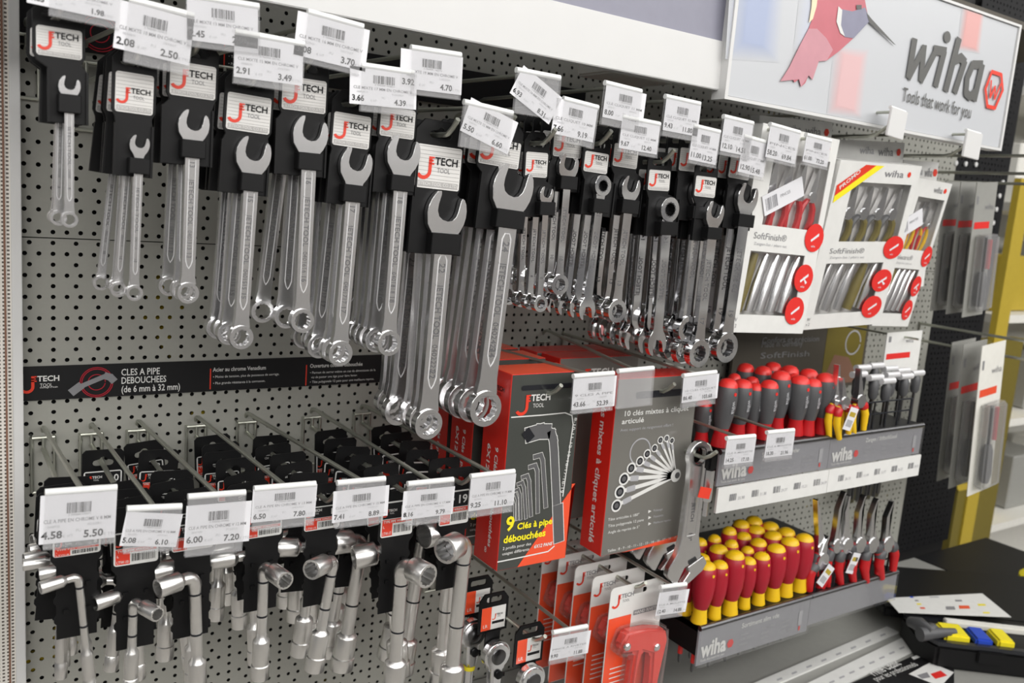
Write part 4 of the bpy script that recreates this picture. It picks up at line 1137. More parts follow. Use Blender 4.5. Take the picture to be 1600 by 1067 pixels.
# neighbours behind it
for k, dy in ((1, .05), (2, .09)):
    copy_tree(aw, ('second', 'third')[k - 1] + ' adjustable wrench, hanging behind the front one on the same hook', T(O.x + .010 * k, -.318 + dy, O.z) @ RotY(math.atan2(PY(1091, 711, -.318).x - PY(1066, 912, -.318).x, .15) + .03 * k))
hook_for(O.x, O.z - .001, -.352, 0, 0, 'wire hook holding the adjustable wrenches', 0, False)
t_, M, w, h = price_tag((1038, 918), (1078, 913), (1024, 962), -.325, 'white price tag just left of the yellow and red screwdriver display', ('CLE A MOLETTE', '12.40', '14.88'), (-.02, .0, 1.15, .84))
top = M @ Vector((w * .5, 0, h))
rd = thing('label_rod', 'thin wire rod holding the price tag left of the screwdriver display', 'hook', T(top.x, 0, top.z))
MB().tube([(0, .008, .004), (0, -.006, .004), (0, -.321, 0)], .0026, 10).build('rod', 'zinc_wire', rd)
MB().tube([(0, -.003, -.05), (0, -.003, .008)], .0022, 8).build('wall_bracket', 'zinc_wire', rd)
# slim tool with black cap
q = PY(1113, 705, -.335)
st = thing('slim_tool', 'slim silver tool with black cap and red paper tag beside the adjustable wrench', 'tool', T(*q))
MB().box(-.009, .009, -.006, .006, -.028, 0).bevel(.003).build('black_cap', 'black_plastic', st, None, 'black plastic cap')
MB().lathe([(.0065, -.075), (.0072, -.070), (.0072, -.028)], 6).build('silver_body', 'satin_chrome', st)
MB().tube([(0, 0, -.07), (0, 0, -.098)], .0035, 8).build('tip', 'satin_chrome', st)
MB().box(-.012, .012, -.0088, -.0080, -.068, -.052, 0, RotY(.25)).build('paper_tag', 'red_print', st, None, 'red paper tag')
MB().tube([(0, .0, -.001), (-.002, .004, .008), (-.004, .008, .010)], .0012, 8).build('loop', 'zinc_wire', st)

# ================================================================ ratchet handles and riveter packs
def ratchet_handle(cpx, y, label, lab_px):
    C_ = PY(*cpx, y); K = PY(*lab_px, y)
    root = thing('socket_ratchet', label, 'ratchet', T(*C_), 'ratchet handles on one hook')
    b = MB(); R_ = .0215
    hd = arc(0, 0, R_, -62, 242, 20) + [(-.009, -.040), (-.007, -.052), (.007, -.052), (.009, -.040)]
    b.prism(hd, -.009, .007, 0); b.bevel(.0035, 3, 45)
    b.lathe([(.0072, -.135), (.0078, -.130), (.0070, -.05)], 16, 0)
    bd = b.build('body', 'satin_chrome', root, 45)
    k = MB(); My = Matrix.Rotation(PI / 2, 4, 'X')
    k.lathe([(.0115, .0085), (.0115, .0100), (.010, .0108)], 20, 0, My); k.build('gear_cover', 'dark_steel', bd)
    k = MB(); k.lathe([(.0062, .010), (.0062, .0125), (.004, .0135)], 16, 0, T(.001, 0, -.026) @ My); k.box(.0, .010, -.0125, -.0095, -.029, -.024); k.build('lever', 'black_plastic', bd)
    MB().lathe([(.0085, -.056), (.0088, -.053), (.0085, -.050)], 18).build('yellow_ring', 'yellow_block', bd, 40, 'yellow ring')
    x, z = K.x - C_.x, K.z - C_.z
    b = MB(); b.prism([(x - .024, z - .022), (x + .024, z - .022), (x + .024, z + .026), (x + .016, z + .036), (x - .016, z + .036), (x - .024, z + .026)], .0085, .011, 0, None, [list(rrect(x - .013, x + .013, z + .022, z + .031, .003))])
    b.box(x - .012, x + .012, .006, .009, -.005, z - .02)
    c = b.build('hanging_card', 'black_plastic', root, None)
    p = MB(); p.rect(x - .020, x + .020, z - .018, z + .016, .0082, 0); p.rect(x - .020, x - .004, z - .018, z + .016, .0080, 1)
    p.rect(x - .002, x + .018, z - .010, z - .006, .0080, 2); jlogo(p, x - .002, z - .003, .018, .0079, 1, 2); text(p, 'LR', x - .017, z - .014, .005, .0079, 0)
    p.build('printed_label', ['white_print', 'box_orange', 'black_print'], c, None, 'orange and white label')
    return root
ratchet_handle((737, 988), -.20, 'rearmost ratchet handle with orange label, left of its neighbours', (751, 942))
ratchet_handle((774, 1022), -.235, 'middle ratchet handle with orange label and round head', (776, 968))
ratchet_handle((828, 1060), -.300, 'front ratchet handle with orange label, hanging at the hook tip', (832, 1018))
tip = PY(852, 994, -.318); hk = PY(829, 1000, -.30)
hook_for(tip.x, tip.z - .016, -.318, 0, 0, 'wire hook holding the ratchet handles', 0, False)

yV = -.292
def rivet_pack():
    a = PY(952, 921, yV); b_ = PY(1034, 913, yV); c = PY(921, 1072, yV)
    w = b_.x - a.x; h = .215; O = Vector((a.x + .004, yV, a.z - h))
    root = thing('riveter_pack', 'front blister pack of a red hand riveter on an orange card', 'blister pack', T(*O), 'hand riveter blister packs')
    b = MB(); b.prism(list(reversed(rrect(0, w, 0, h, .008))), 0, .0012, 0, None, [list(rrect(w * .42, w * .68, h - .017, h - .009, .0035))])
    cd_ = b.build('card', 'white_print', root, None)
    p = MB(); yy = -.0005
    p.flat([(.001, .001), (w - .001, .001), (w - .001, h * .60), (w * .5, h * .66), (w * .42, h * .66), (w * .42, h * .78), (.001, h * .78)], yy, 0)
    p.rect(w * .46, w * .98, h * .765, h * .80, yy, 1); text(p, 'HAND RIVETER', w * .48, h * .772, h * .022, yy - .0002, 3, None, .02, 'l', w * .48)
    jlogo(p, w * .05, h * .86, w * .40, yy, 2, 1)
    for k in range(6): p.rect(w * .12, w * .40, h * (.40 - k * .035), h * (.408 - k * .035), yy - .0001, 3)
    p.build('lettering', ['box_orange', 'grey_print', 'red_print', 'white_print'], cd_, None)
    r = MB()
    hp = [(w * .10, h * .62), (w * .20, h * .71), (w * .60, h * .70), (w * .93, h * .66), (w * .99, h * .58), (w * .90, h * .30), (w * .84, .004), (w * .68, .004), (w * .72, h * .30), (w * .70, h * .50), (w * .52, h * .54), (w * .46, h * .40), (w * .44, .004), (w * .33, .004), (w * .36, h * .42), (w * .38, h * .55), (w * .14, h * .57)]
    r.prism(hp, -.024, -.004, 0); r.bevel(.004, 3, 40)
    rv = r.build('riveter', ['rivet_red', 'satin_chrome'], root, 45)
    k = MB(); My = Matrix.Rotation(PI / 2, 4, 'X')
    k.lathe([(.006, .024), (.006, .027), (.004, .0285)], 14, 0, T(w * .18, 0, h * .62) @ My); k.lathe([(.006, .024), (.006, .026), (.004, .0275)], 14, 0, T(w * .76, 0, h * .55) @ My)
    k.build('pin', 'satin_chrome', rv)
    bl = MB(); bl.prism([(w * .03, h * .60), (w * .12, h * .73), (w * .62, h * .73), (w * .97, h * .68), (w * 1.0, h * .56), (w * .95, .002), (w * .25, .002), (w * .30, h * .53), (w * .05, h * .55)], -.028, -.001, 0)
    bl.bevel(.005, 2, 40); bl.build('clear_blister', 'clear_blister', root, 45, 'clear plastic blister')
    return root, O
rv, O = rivet_pack()
for k in range(1, 5):
    copy_tree(rv, ORD[k] + ' riveter blister pack, counting back from the front one', T(O.x, O.y + .042 * k, O.z))
q = PY(985, 915, yV)
hook_for(O.x + .047, O.z + .208, -.312, 0, 0, 'wire hook holding the hand riveter packs', 0, False)
t_, M, w, h = price_tag((873, 988), (926, 978), (858, 1032), -.325, 'white price tag hanging left of the red hand riveter packs', ('PINCE A RIVETER', '9.90', '11.88'), (-.02, .0, 1.12, .86))
top = M @ Vector((w * .5, 0, h))
rd = thing('label_rod', 'thin wire rod holding the price tag left of the riveter packs', 'hook', T(top.x, 0, top.z))
MB().tube([(0, .008, .004), (0, -.006, .004), (0, -.321, 0)], .0026, 10).build('rod', 'zinc_wire', rd)
MB().tube([(0, -.003, -.05), (0, -.003, .008)], .0022, 8).build('wall_bracket', 'zinc_wire', rd)
# ================================================================ right bay: pliers packs, screwdriver racks, deck
MIR = ['white_print', 'black_print', 'red_print', 'grey_print', 'faint_print', 'box_orange', 'yellow_print']
def frame3(TL, TR, BL, yt, yb):
    a = PY(*TL, yt); b = PY(*TR, yt); c = PY(*BL, yb)
    ez = (a - c); h = ez.length; ez.normalize(); ex = b - a; ex -= ez * ex.dot(ez); w = ex.length; ex.normalize(); ey = ez.cross(ex)
    M = Matrix.Identity(4)
    for i in range(3): M[i][0] = ex[i]; M[i][1] = ey[i]; M[i][2] = ez[i]; M[i][3] = c[i]
    return M, w, h
def nose_pliers(b, M, L, jaw, hand, w, mj=0, mh=1, ml=2, bent=0.0):
    """small pliers lying in the x,z plane: jaws up, two grips down; used for the packed sets"""
    jl = L * jaw
    b.prism([(-w * .55, 0), (w * .55, 0), (w * .42, jl * .4), (w * .16 + bent * .6, jl * .95), (bent, jl), (-w * .16 + bent * .6, jl * .95), (-w * .42, jl * .4)], -.004, .004, mj, M)
    b.lathe([(w * .5, -.006), (w * .5, .006)], 12, mj, M @ T(0, 0, -w * .1) @ Matrix.Rotation(PI / 2, 4, 'X'))
    for s_ in (-1, 1):
        b.tube([(s_ * w * .2, 0, -w * .3), (s_ * w * .75, 0, -L * .16), (s_ * w * .95, 0, -L * .32), (s_ * w * .65, 0, -L * (1 - jaw))], [w * .22, w * .30, w * .32, w * .24], 8, mh if s_ < 0 else ml, M)
def plier_pack(name, label, TL, TR, BL, yt, yb, seed, hand=(4, 5), ribbon=False, ptag=None, title='SoftFinish'):
    M, w, h = frame3(TL, TR, BL, yt, yb)
    root = thing('pliers_pack', label, 'tool pack', M, 'white pliers packs')
    u0, u1 = w * .20, w * .93
    wins = [(u0, u1, h * .535, h * .885), (w * .12, u1 - w * .10, h * .09, h * .405)]
    b = MB()
    holes = [[(x0, z0), (x1, z0), (x1, z1), (x0, z1)] for x0, x1, z0, z1 in wins]
    b.prism([(0, 0), (w, 0), (w, h), (0, h)], 0, .0015, 0, None, [list(q) for q in holes])
    b.box(0, w, .022, .0235, 0, h, 1)
    for x0, x1 in ((0, .0015), (w - .0015, w)): b.box(x0, x1,   .0015, .0235, 0, h, 0)
    b.box(0, w, .0015, .032, h - .0015, h, 0); b.box(0, w,   .0015, .0235, 0, .0015, 0)
    cs = b.build('card_box', ['white_print', 'silver_plate'], root, None)
    g = MB()
    for x0, x1, z0, z1 in wins: g.rect(x0, x1, z0, z1, .0012)
    g.build('clear_window', 'clear_window', cs, None, 'clear film windows')
    rnd = random.Random(seed)
    gm = ['satin_chrome', 'grip_grey', 'red_plastic', 'gold_dark', 'yellow_plastic']
    for wi, (x0, x1, z0, z1) in enumerate(wins):
        n = 4 if wi == 0 else 5
        for k in range(n):
            q = MB(); cx_ = x0 + (x1 - x0) * (k + .5) / n
            if wi == 0: nose_pliers(q, T(cx_, .012, z0 + (z1 - z0) * .48) @ RotY(rnd.uniform(-.12, .12) + .12), (z1 - z0) * .98, .46, 1, (x1 - x0) / n * .52, 0, hand[0], hand[1] if len(hand) > 1 else 1)
            else:
                q.tube([(cx_ - .008, .012, z0 + .003), (cx_, .012, z0 + (z1 - z0) * .45), (cx_ + .012, .012, z1 - .004)], [.0082, .0095, .0055], 10, (0, 0, 0, 3, 0)[(k + seed) % 5])
            q.build('packed_tool', gm, root, 40)
    p = MB(); yy = -.0006
    text(p, title + '®', w * .12, h * .465, h * .032, yy, 3, None, 0, 'l', w * .42); text(p, 'Zangen-Set / pliers set', w * .14, h * .435, h * .014, yy, 4, None, 0, 'l', w * .42)
    text(p, 'wiha', w * .55, h * .925, h * .04, yy, 3, None, .01, 'l', w * .24)
    p.flat(arc(w * .86, h * .945, h * .018, 0, 300, 5), yy, 2)
    text(p, 'W', w * .05, h * .055, h * .02, yy, 3); text(p, 'x 2', w * .05, h * .025, h * .018, yy, 3)
    if ribbon:
        p.flat([(w * .02, h * .80), (w * .02, h * .86), (w * .30, h * .985), (w * .42, h * .985)], yy - .0002, 2)
        p.flat([(w * .02, h * .76), (w * .02, h * .80), (w * .42, h * .985), (w * .52, h * .985)], yy - .0002, 6)
        text(p, 'PROMO', 0, 0, h * .022, yy - .0004, 0, T(w * .06, 0, h * .835) @ RotY(-.62), .02, 'l', w * .24)
    p.build('lettering', MIR, cs, None)
    for k, (cx_, cz_) in enumerate(((w * .90, h * .50), (w * .86, h * .29), (w * .82, h * .12))):
        s_ = MB(); e_ = [(cx_ + w * .125 * math.cos(i * PI / 12), cz_ + h * .072 * math.sin(i * PI / 12)) for i in range(24)]
        s_.prism(e_, -.0016, -.0008, 0)
        d = [(cx_ - w * .05, cz_ - h * .012), (cx_ - w * .04, cz_ - h * .022), (cx_ + w * .055, cz_ + h * .012), (cx_ + w * .05, cz_ + h * .026)]
        s_.flat(d, -.0019, 1 if k != 0 or hand[0] != 4 else 2)
        if k == 1: s_.flat([(cx_ - w * .02, cz_ + h * .01), (cx_ + w * .03, cz_ - h * .03), (cx_ + w * .05, cz_ - h * .02)], -.0020, 1)
        text(s_, 'wiha', cx_ - w * .03, cz_ - h * .048, h * .012, -.0019, 1)
        s_.build('round_sticker', ['bright_red', 'paper', 'yellow_plastic'], root, None, 'oval red sticker')
    if ptag:
        tx, tz, tw, th, rot = ptag
        s_ = MB(); Mp = T(w * tx, -.0008, h * tz) @ RotY(rot); s_.box(0, w * tw, -.0016, -.0008, 0, h * th, 0, Mp)
        barcode(s_, w * tw * .06, w * tw * .34, h * th * .2, h * th * .8, -.0019, 1, Mp, 12); text(s_, 'PINCES', w * tw * .42, h * th * .5, h * th * .16, -.0019, 1, Mp)
        s_.build('price_sticker', ['paper', 'label_grey'], root, None, 'white price sticker')
    return root, M, w, h
plier_pack('a', 'white pliers pack nearest to the wrenches, with a slanted price sticker', (1193, 192), (1314, 210), (1135, 519), -.300, -.286, 3, (2, 2), False, (.20, .575, .50, .10, -.45))
plier_pack('b', 'middle white pliers pack with a red and yellow ribbon on its corner', (1314, 250), (1436, 278), (1250, 516), -.305, -.262, 5, (1, 3), True)
plier_pack('c', 'rightmost white pliers pack, with yellow and red handles in its window', (1432, 277), (1487, 291), (1362, 509), -.275, -.235, 8, (2, 4), False, (.02, .60, .55, .12, -.5), 'electric')
def header(TL, TR, BL, y, label):
    M, w, h = frame3(TL, TR, BL, y, y)
    r = thing('pliers_pack', label, 'tool pack', M, 'white pliers packs')
    MB().box(0, w, 0, .018, -.20, h).build('card_box', 'white_print', r, None)
    p = MB(); text(p, 'wiha', w * .62, h * .30, h * .42, -.0006, 3, None, .01, 'l', w * .22); text(p, 'wiha', w * .36, h * .36, h * .36, -.0006, 4, None, .01, 'l', w * .2)
    p.flat(arc(w * .92, h * .5, h * .2, 0, 300, 5), -.0006, 2); p.build('lettering', MIR, r, None)
header((1303, 217), (1412, 240), (1300, 250), -.228, 'white pack standing taller behind the middle pliers pack, only its header showing')
header((1187, 180), (1300, 205), (1184, 214), -.250, 'white pack behind the first pliers pack, hidden by price tags')
header((1412, 250), (1466, 262), (1408, 284), -.200, 'small white pack header behind the right pliers pack')
# tags and rods in front of the packs
for TL, TR, BL, ln, lab, y in (((1203, 195), (1249, 208), (1195, 245), ('PINCES', '58.20', '69.84'), 'price tag hanging in front of the first pliers pack, left of two', -.33),
                            ((1262, 212), (1300, 222), (1253, 252), ('PINCES', '61.00', '73.20'), 'price tag hanging in front of the first pliers pack, right of two', -.33)):
    t_, M, w, h = price_tag(TL, TR, BL, y, lab, ln, (0, 0, 1, 1), group='price tags over the pliers packs'); top = M @ Vector((w * .5, 0, h))
    r = thing('label_rod', 'rod of the ' + lab.replace(' hanging', ''), 'hook', T(top.x, 0, top.z)); MB().tube([(0, .008, 0), (0, -.325, 0)], .0026, 8).build('rod', 'zinc_wire', r); MB().tube([(0, -.003, -.05), (0, -.003, .008)], .0022, 8).build('wall_bracket', 'zinc_wire', r)
for TL, TR, BL, lab in (((1396, 168), (1421, 177), (1384, 211), 'blank white flag at a long rod end, below the lettering of the sign'), ((1515, 204), (1539, 211), (1503, 244), 'blank white flag at a long rod end, rightmost under the sign')):
    yq = -.345
    t_, M, w, h = price_tag(TL, TR, BL, yq, lab, white=True, group='blank white flags'); top = M @ Vector((w * .4, 0, h * .9))
    q = Vector((top.x, 0, top.z))
    r = thing('label_rod', 'prong of the ' + lab.replace(' at a long rod end', ''), 'hook', T(*q))
    MB().tube([(0, .008, .002), (0, -.34, 0)], .0024, 8).build('rod', 'zinc_wire', r)
    MB().tube([(0, .008, -.036), (0, -.30, -.036), (0, -.315, -.033), (0, -.335, -.020)], .0030, 8).build('prong', 'zinc_wire', r)
    MB().tube([(0, -.004, -.09), (0, -.004, .004)], .0022, 8).build('wall_bracket', 'zinc_wire', r)

# ---------------------------------------------------------------- upper racks
yF = -.300
zt = (PY(1126, 704, yF).z + PY(1299, 682, yF).z) / 2
zg = (PY(1124, 763, yF).z + PY(1300, 728, yF).z) / 2
zp_ = (PY(1121, 801, yF).z + PY(1297, 765, yF).z) / 2
xa, xb, xc = PY(1126, 704, yF).x, PY(1299, 682, yF).x, PY(1443, 663, yF).x
def rack(x0, x1, zt, zg, zp_, name, label, lines, strip=True, clearlabel=False):
    r = thing('tool_rack', label, 'rack', T(x0, yF, zt)); w = x1 - x0
    b = MB(); b.box(0, w, .004, .19, -.010, 0); b.box(0, w, .186, .30, -.05, .0); b.box(0, .003, .004, .19, -.05, 0); b.box(w - .003, w, .004, .19, -.05, 0)
    b.bevel(.0008, 1); b.build('shelf', 'black_plastic', r, None)
    f = MB(); f.box(0, w, .0005, .004, zg - zt, -.004, 0); f.tube([(0, .001, -.002), (w, .001, -.002)], .0045, 10, 1)
    fp = f.build('front_label', ['label_grey', 'dark_steel'], r, 35, 'grey printed front label'); 
    p = MB(); hg = zt - zg; yy = -.0005
    if lines:
        text(p, 'wiha', w * .03, -hg * .80, hg * .40, yy, 0, None, .035, 'l', w * .21); p.flat(arc(w * .275, -hg * .66, hg * .12, 0, 300, 5), yy, 1)
        text(p, 'Tools that work for you', w * .03, -hg * .92, hg * .07, yy, 0, None, 0, 'l', w * .20)
        text(p, lines[0], w * .36, -hg * .34, hg * .13, yy, 0, None, .01, 'l', w * .34)
        for k in range(3):
            for j in range(3): text(p, lines[1 + (k + j) % (len(lines) - 1)], w * (.36 + k * .19), -hg * (.55 + j * .13), hg * .07, yy, 2, None, 0)
        p.flat([(w * .90, -hg * .75), (w * .935, -hg * .75), (w * .935, -hg * .35), (w * .90, -hg * .35)], yy, 2)
        p.rect(w * .91, w * .925, -hg * .9, -hg * .78, yy, 1)
        p.build('lettering', ['white_print', 'bright_red', 'faint_print'], fp, None)
    c = MB(); c.box(0, w, -.0035, -.0028, zg - zt - .002, -.004); c.build('clear_cover', 'clear_window', r, None)
    if strip:
        s_ = MB(); s_.box(0, w, -.005, -.001, zp_ - zt, zg - zt - .001, 0, T(0, 0, 0))
        for k in range(5): barcode(s_, w * (.10 + .19 * k), w * (.16 + .19 * k), (zg + zp_) / 2 - zt - .004, (zg + zp_) / 2 - zt + .007, -.0055, 1, None, 8); text(s_, '%d.%02d' % (random.randint(5, 30), random.randint(0, 99)), w * (.17 + .19 * k), (zg + zp_) / 2 - zt - .004, .005, -.0055, 2)
        s_.build('price_strip', ['white_print', 'grey_print', 'faint_print'], r, None, 'white price strip')
    return r
rack(xa, xb, zt, zg, zp_, 'r', 'upper left tool rack holding grey and red screwdrivers', ('SoftFinish® Schraubendreher', 'PH 0 / PH 1', 'SL 3,5 / 4,5', 'TX 10 / TX 20'))
rack(xb + .001, xc, zt, zg, zp_, 'r', 'upper right tool rack holding yellow pliers and T keys', ('Zangen / Stiftschlüssel', 'T-Griff', 'HEX 3 / 4 / 5', 'VDE'))


def grip(kind, base, topp, wpx, zpl, label, group, blade=.085):
    """screwdriver standing handle up in a rack; base on the rack top, top seen at topp"""
    B = PZ(*base, zpl); Tt = PY(*topp, B.y)
    L = max(.07, Tt.z - B.z); lean = math.atan2(Tt.x - B.x, L)
    r = (PY(base[0] + wpx / 2, base[1], B.y) - PY(base[0] - wpx / 2, base[1], B.y)).length / 2
    r = max(.009, min(r, .0185))
    root = thing('screwdriver', label, 'screwdriver', T(*B) @ RotY(lean * .8), group)
    if kind == 'vde':
        MB().lathe([(r * .62, -.001), (r * .74, .001), (r * .70, L * .06), (r * .62, L * .16), (r * .60, L * .24)], 18).build('yellow_collar', 'yellow_plastic', root, 50, 'yellow collar')
        MB().lathe([(r * .60, L * .24), (r * .72, L * .30), (r * .92, L * .45), (r, L * .62), (r * .98, L * .78), (r * .88, L * .90), (r * .80, L * .915)], 18).build('red_grip', 'dark_red_plastic', root, 60, 'dark red grip')
        t_ = MB(); t_.lathe([(r * .84, L * .905), (r * .80, L * .93), (r * .68, L * .965), (r * .40, L * .993), (r * .05, L)], 18)
        t_.build('yellow_cap', 'yellow_plastic', root, 60, 'yellow cap')
        MB().lathe([(r * .14, -.001), (r * .14, .001)], 10, 0, T(0, -r * .93, L * .82) @ Matrix.Rotation(PI / 2, 4, 'X')).build('yellow_dot', 'yellow_plastic', root)
        bl = MB(); bl.lathe([(.0018, -blade), (.0030, -blade + .004), (.0030, -.012)], 8, 1); bl.lathe([(.0042, -blade + .016), (.0042, 0)], 10, 0)
        bl.build('shaft', ['bright_red', 'dark_steel'], root)
    else:
        MB().lathe([(r * .66, -.001), (r * .78, .001), (r * .70, L * .12), (r * .62, L * .24), (r * .66, L * .30)], 18).build('red_collar', 'red_plastic', root, 50, 'red collar')
        g = MB(); g.lathe([(r * .66, L * .28), (r * .84, L * .42), (r * .99, L * .60), (r, L * .72), (r * .95, L * .84), (r * .86, L * .89)], 18)
        text(g, 'wiha', -L * .70, -r * .2, r * .42, -r * 1.003, 1, RotY(PI / 2), .01)
        g.build('grey_grip', ['grip_grey', 'faint_print'], root, 60, 'dark grey grip')
        MB().lathe([(r * .88, L * .885), (r * .82, L * .93), (r * .62, L * .975), (r * .30, L * .997), (r * .02, L)], 18).build('red_cap', 'bright_red', root, 60, 'red cap')
        MB().lathe([(r * .16, -.001), (r * .16, .001)], 10, 0, T(0, -r * .94, L * .80) @ Matrix.Rotation(PI / 2, 4, 'X')).build('red_dot', 'bright_red', root)
        MB().lathe([(.0025, -blade), (.0035, -.01), (.0035, 0)], 8).build('shaft', 'satin_chrome', root)
    return root
def r4(x, y): return 1060 + x * .2625, 540 + y * .2625
def r8(x, y): return 1020 + x * .3625, 750 + y * .3625
FR = ['leftmost', 'second', 'third', 'fourth', 'fifth', 'sixth', 'seventh', 'rightmost']
GG = 'grey and red screwdrivers in the upper rack'
front = [((135, 580), (150, 330), 80), ((240, 600), (305, 195), 92), ((345, 560), (385, 200), 88), ((425, 545), (465, 222), 72), ((505, 555), (545, 205), 80), ((575, 525), (612, 150), 90), ((690, 530), (725, 178), 108), ((762, 530), (802, 195), 76), ((848, 520), (876, 163), 88)]
for k, (b_, t__, w) in enumerate(front):
    grip('soft', r4(*b_), r4(*t__), w * .2625, zt, '%s grey and red screwdriver in the front row of the upper left rack' % CNT[k], GG)
back = [((300, 520), (335, 165), 62), ((372, 470), (400, 105), 78), ((408, 500), (440, 185), 66), ((474, 490), (505, 122), 76), ((535, 460), (562, 98), 76), ((632, 480), (662, 118), 80), ((748, 480), (775, 138), 84), ((655, 500), (690, 165), 60)]
for k, (b_, t__, w) in enumerate(back):
    grip('soft', r4(*b_), r4(*t__), w * .2625, zt, '%s grey and red screwdriver in the back row of the upper left rack' % CNT[k], GG)
# pliers
def pliers(tip, base, zpl, wpx, label, group, mats, jaw=.42, bent=0.0, tagp=False, cat='pliers'):
    B = PZ(*base, zpl); Tt = PY(*tip, B.y); L = Tt.z - B.z; lean = math.atan2(Tt.x - B.x, L)
    w = (PY(base[0] + wpx / 2, base[1], B.y) - PY(base[0] - wpx / 2, base[1], B.y)).length
    root = thing('pliers', label, cat, T(*B) @ RotY(lean), group)
    zj = L * (1 - jaw); jl = L * jaw; h = MB()
    for s_ in (-1, 1):
        h.prism([(0, zj - w * .1), (s_ * w * .28, zj + jl * .04), (s_ * w * .15, zj + jl * .3), (s_ * w * .085 + bent * .2, zj + jl * .72), (s_ * w * .04 + bent * 1.5, zj + jl), (bent * 1.5, zj + jl), (bent * .2, zj + jl * .6), (0, zj + jl * .1)], -.005, .005)
    h.lathe([(w * .30, -.007), (w * .30, .007)], 14, 0, T(0, 0, zj) @ Matrix.Rotation(PI / 2, 4, 'X'))
    h.build('jaws', 'satin_chrome', root, 30)
    for s_ in (-1, 1):
        g = MB(); g.tube([(s_ * w * .16, 0, zj - w * .1), (s_ * w * .34, 0, zj * .80), (s_ * w * .46, 0, zj * .50), (s_ * w * .34, 0, .0)], [w * .13, w * .17, w * .18, w * .13], 10)
        gr = g.build('grip', mats[0], root, 60)
        q = MB(); q.tube([(s_ * w * .20, 0, zj - w * .22), (s_ * w * .36, 0, zj * .78), (s_ * w * .40, 0, zj * .70)], [w * .18, w * .215, w * .20], 10); q.build('grip_shoulder', mats[1], gr, 60)
    if tagp:
        q = MB(); Mq = T(w * .1, -.012, zj * .55) @ RotY(.55) @ RotX(.1); q.box(-.011, .011, -.0004, .0004, -.020, .020, 0, Mq); q.rect(-.008, .008, -.014, -.002, -.0006, 1, Mq); q.rect(-.008, .008, .004, .012, -.0006, 2, Mq)
        q.tube([(0, .006, zj * .9), (w * .1, -.010, zj * .55 + .02)], .0006, 5); q.build('paper_tag', ['paper', 'faint_print', 'amber'], root, None, 'small white paper tag')
    return root
GY = 'yellow and red pliers in the upper right rack'
pliers(r4(945, 108), r4(925, 535), zt, 80 * .2625, 'left yellow and red pliers beside the grey screwdrivers', GY, ('yellow_plastic', 'red_plastic'), .50)
pliers(r4(968, 175), r4(985, 540), zt, 78 * .2625, 'middle yellow and red pliers with a white paper tag', GY, ('yellow_plastic', 'red_plastic'), .42, 0, True)
pliers(r4(1072, 125), r4(1072, 515), zt, 80 * .2625, 'right yellow and red pliers next to the wire rack', GY, ('yellow_plastic', 'red_plastic'), .50)
GT = 'T keys in the upper right rack'
for k, (x, y, bx, by) in enumerate(((1125, 122, 1128, 440), (1218, 140, 1214, 430), (1290, 152, 1290, 420), (1385, 166, 1380, 415), (1217, 178, 1228, 450), (1310, 185, 1312, 440), (1120, 193, 1130, 470), (1200, 213, 1205, 470), (1045, 135, 1050, 450), (1015, 175, 1030, 470))):
    B = PZ(*r4(bx, by), zt); Tt = PY(*r4(x, y), B.y)
    r = thing('t_key', '%s T key with silver cross bar in the upper right rack' % CNT[k], 'hex key', T(B.x, B.y, B.z), GT)
    L = Tt.z - B.z
    MB().tube([(-.019, 0, L), (.019, 0, L)], .0062, 12).build('cross_bar', 'ridge_chrome', r, 40, 'silver cross bar')
    MB().lathe([(.006, L * .55), (.0085, L * .62), (.009, L * .86), (.005, L * .96)], 12).build('black_hub', 'grip_grey', r, 40, 'dark hub')
    MB().tube([(0, 0, -.06), (0, 0, L * .6)], .0028, 8).build('shaft', 'dark_steel', r)
def wire_rack(x0, x1, zpl, hh, label):
    r = thing('wire_rail', label, 'rail', T(x0, yF + .012, zpl)); w = x1 - x0; n = 5
    for k in range(n):
        MB().tube([(w * k / (n - 1), 0, 0), (w * k / (n - 1), 0, hh)], .0018, 8).build('post', 'black_gloss', r)
    for z in (hh, hh * .55): MB().tube([(0, 0, z), (w, 0, z)], .0016, 8).build('rail', 'black_gloss', r)
wire_rack(PY(*r4(1110, 500), yF).x, PY(*r4(1405, 460), yF).x, zt, .048, 'black wire rail in front of the T keys')

# ---------------------------------------------------------------- lower racks
zl = (PY(1094, 984, yF).z + PY(1267, 928, yF).z) / 2; zlb = (PY(1093, 1041, yF).z + PY(1267, 982, yF).z) / 2
la, lb_, lc = PY(1094, 984, yF).x, PY(1268, 928, yF).x, PY(1402, 898, yF).x
rk = rack(la, lb_, zl, zlb, zlb, 'r', 'lower left tool rack holding yellow and red screwdrivers', ('Sortiment slim vde', 'slimFix', 'VDE 1000 V', 'electric'), False)
rk = rack(lb_ + .001, lc, zl, zlb + .010, zlb, 'r', 'lower right tool rack holding red handled pliers, with an unprinted front', None, False)
GV = 'yellow and red insulated screwdrivers in the lower rack'
vf = [((197, 612), (235, 350), 66), ((263, 594), (292, 348), 55), ((330, 575), (355, 305), 74), ((391, 550), (414, 333), 50), ((453, 532), (470, 313), 52), ((514, 512), (532, 278), 62), ((569, 495), (592, 248), 70), ((627, 475), (656, 233), 66)]
for k, (b_, t__, w) in enumerate(vf):
    grip('vde', r8(*b_), r8(*t__), w * .3625, zl, '%s yellow and red screwdriver in the front row of the lower left rack' % FR[k], GV)
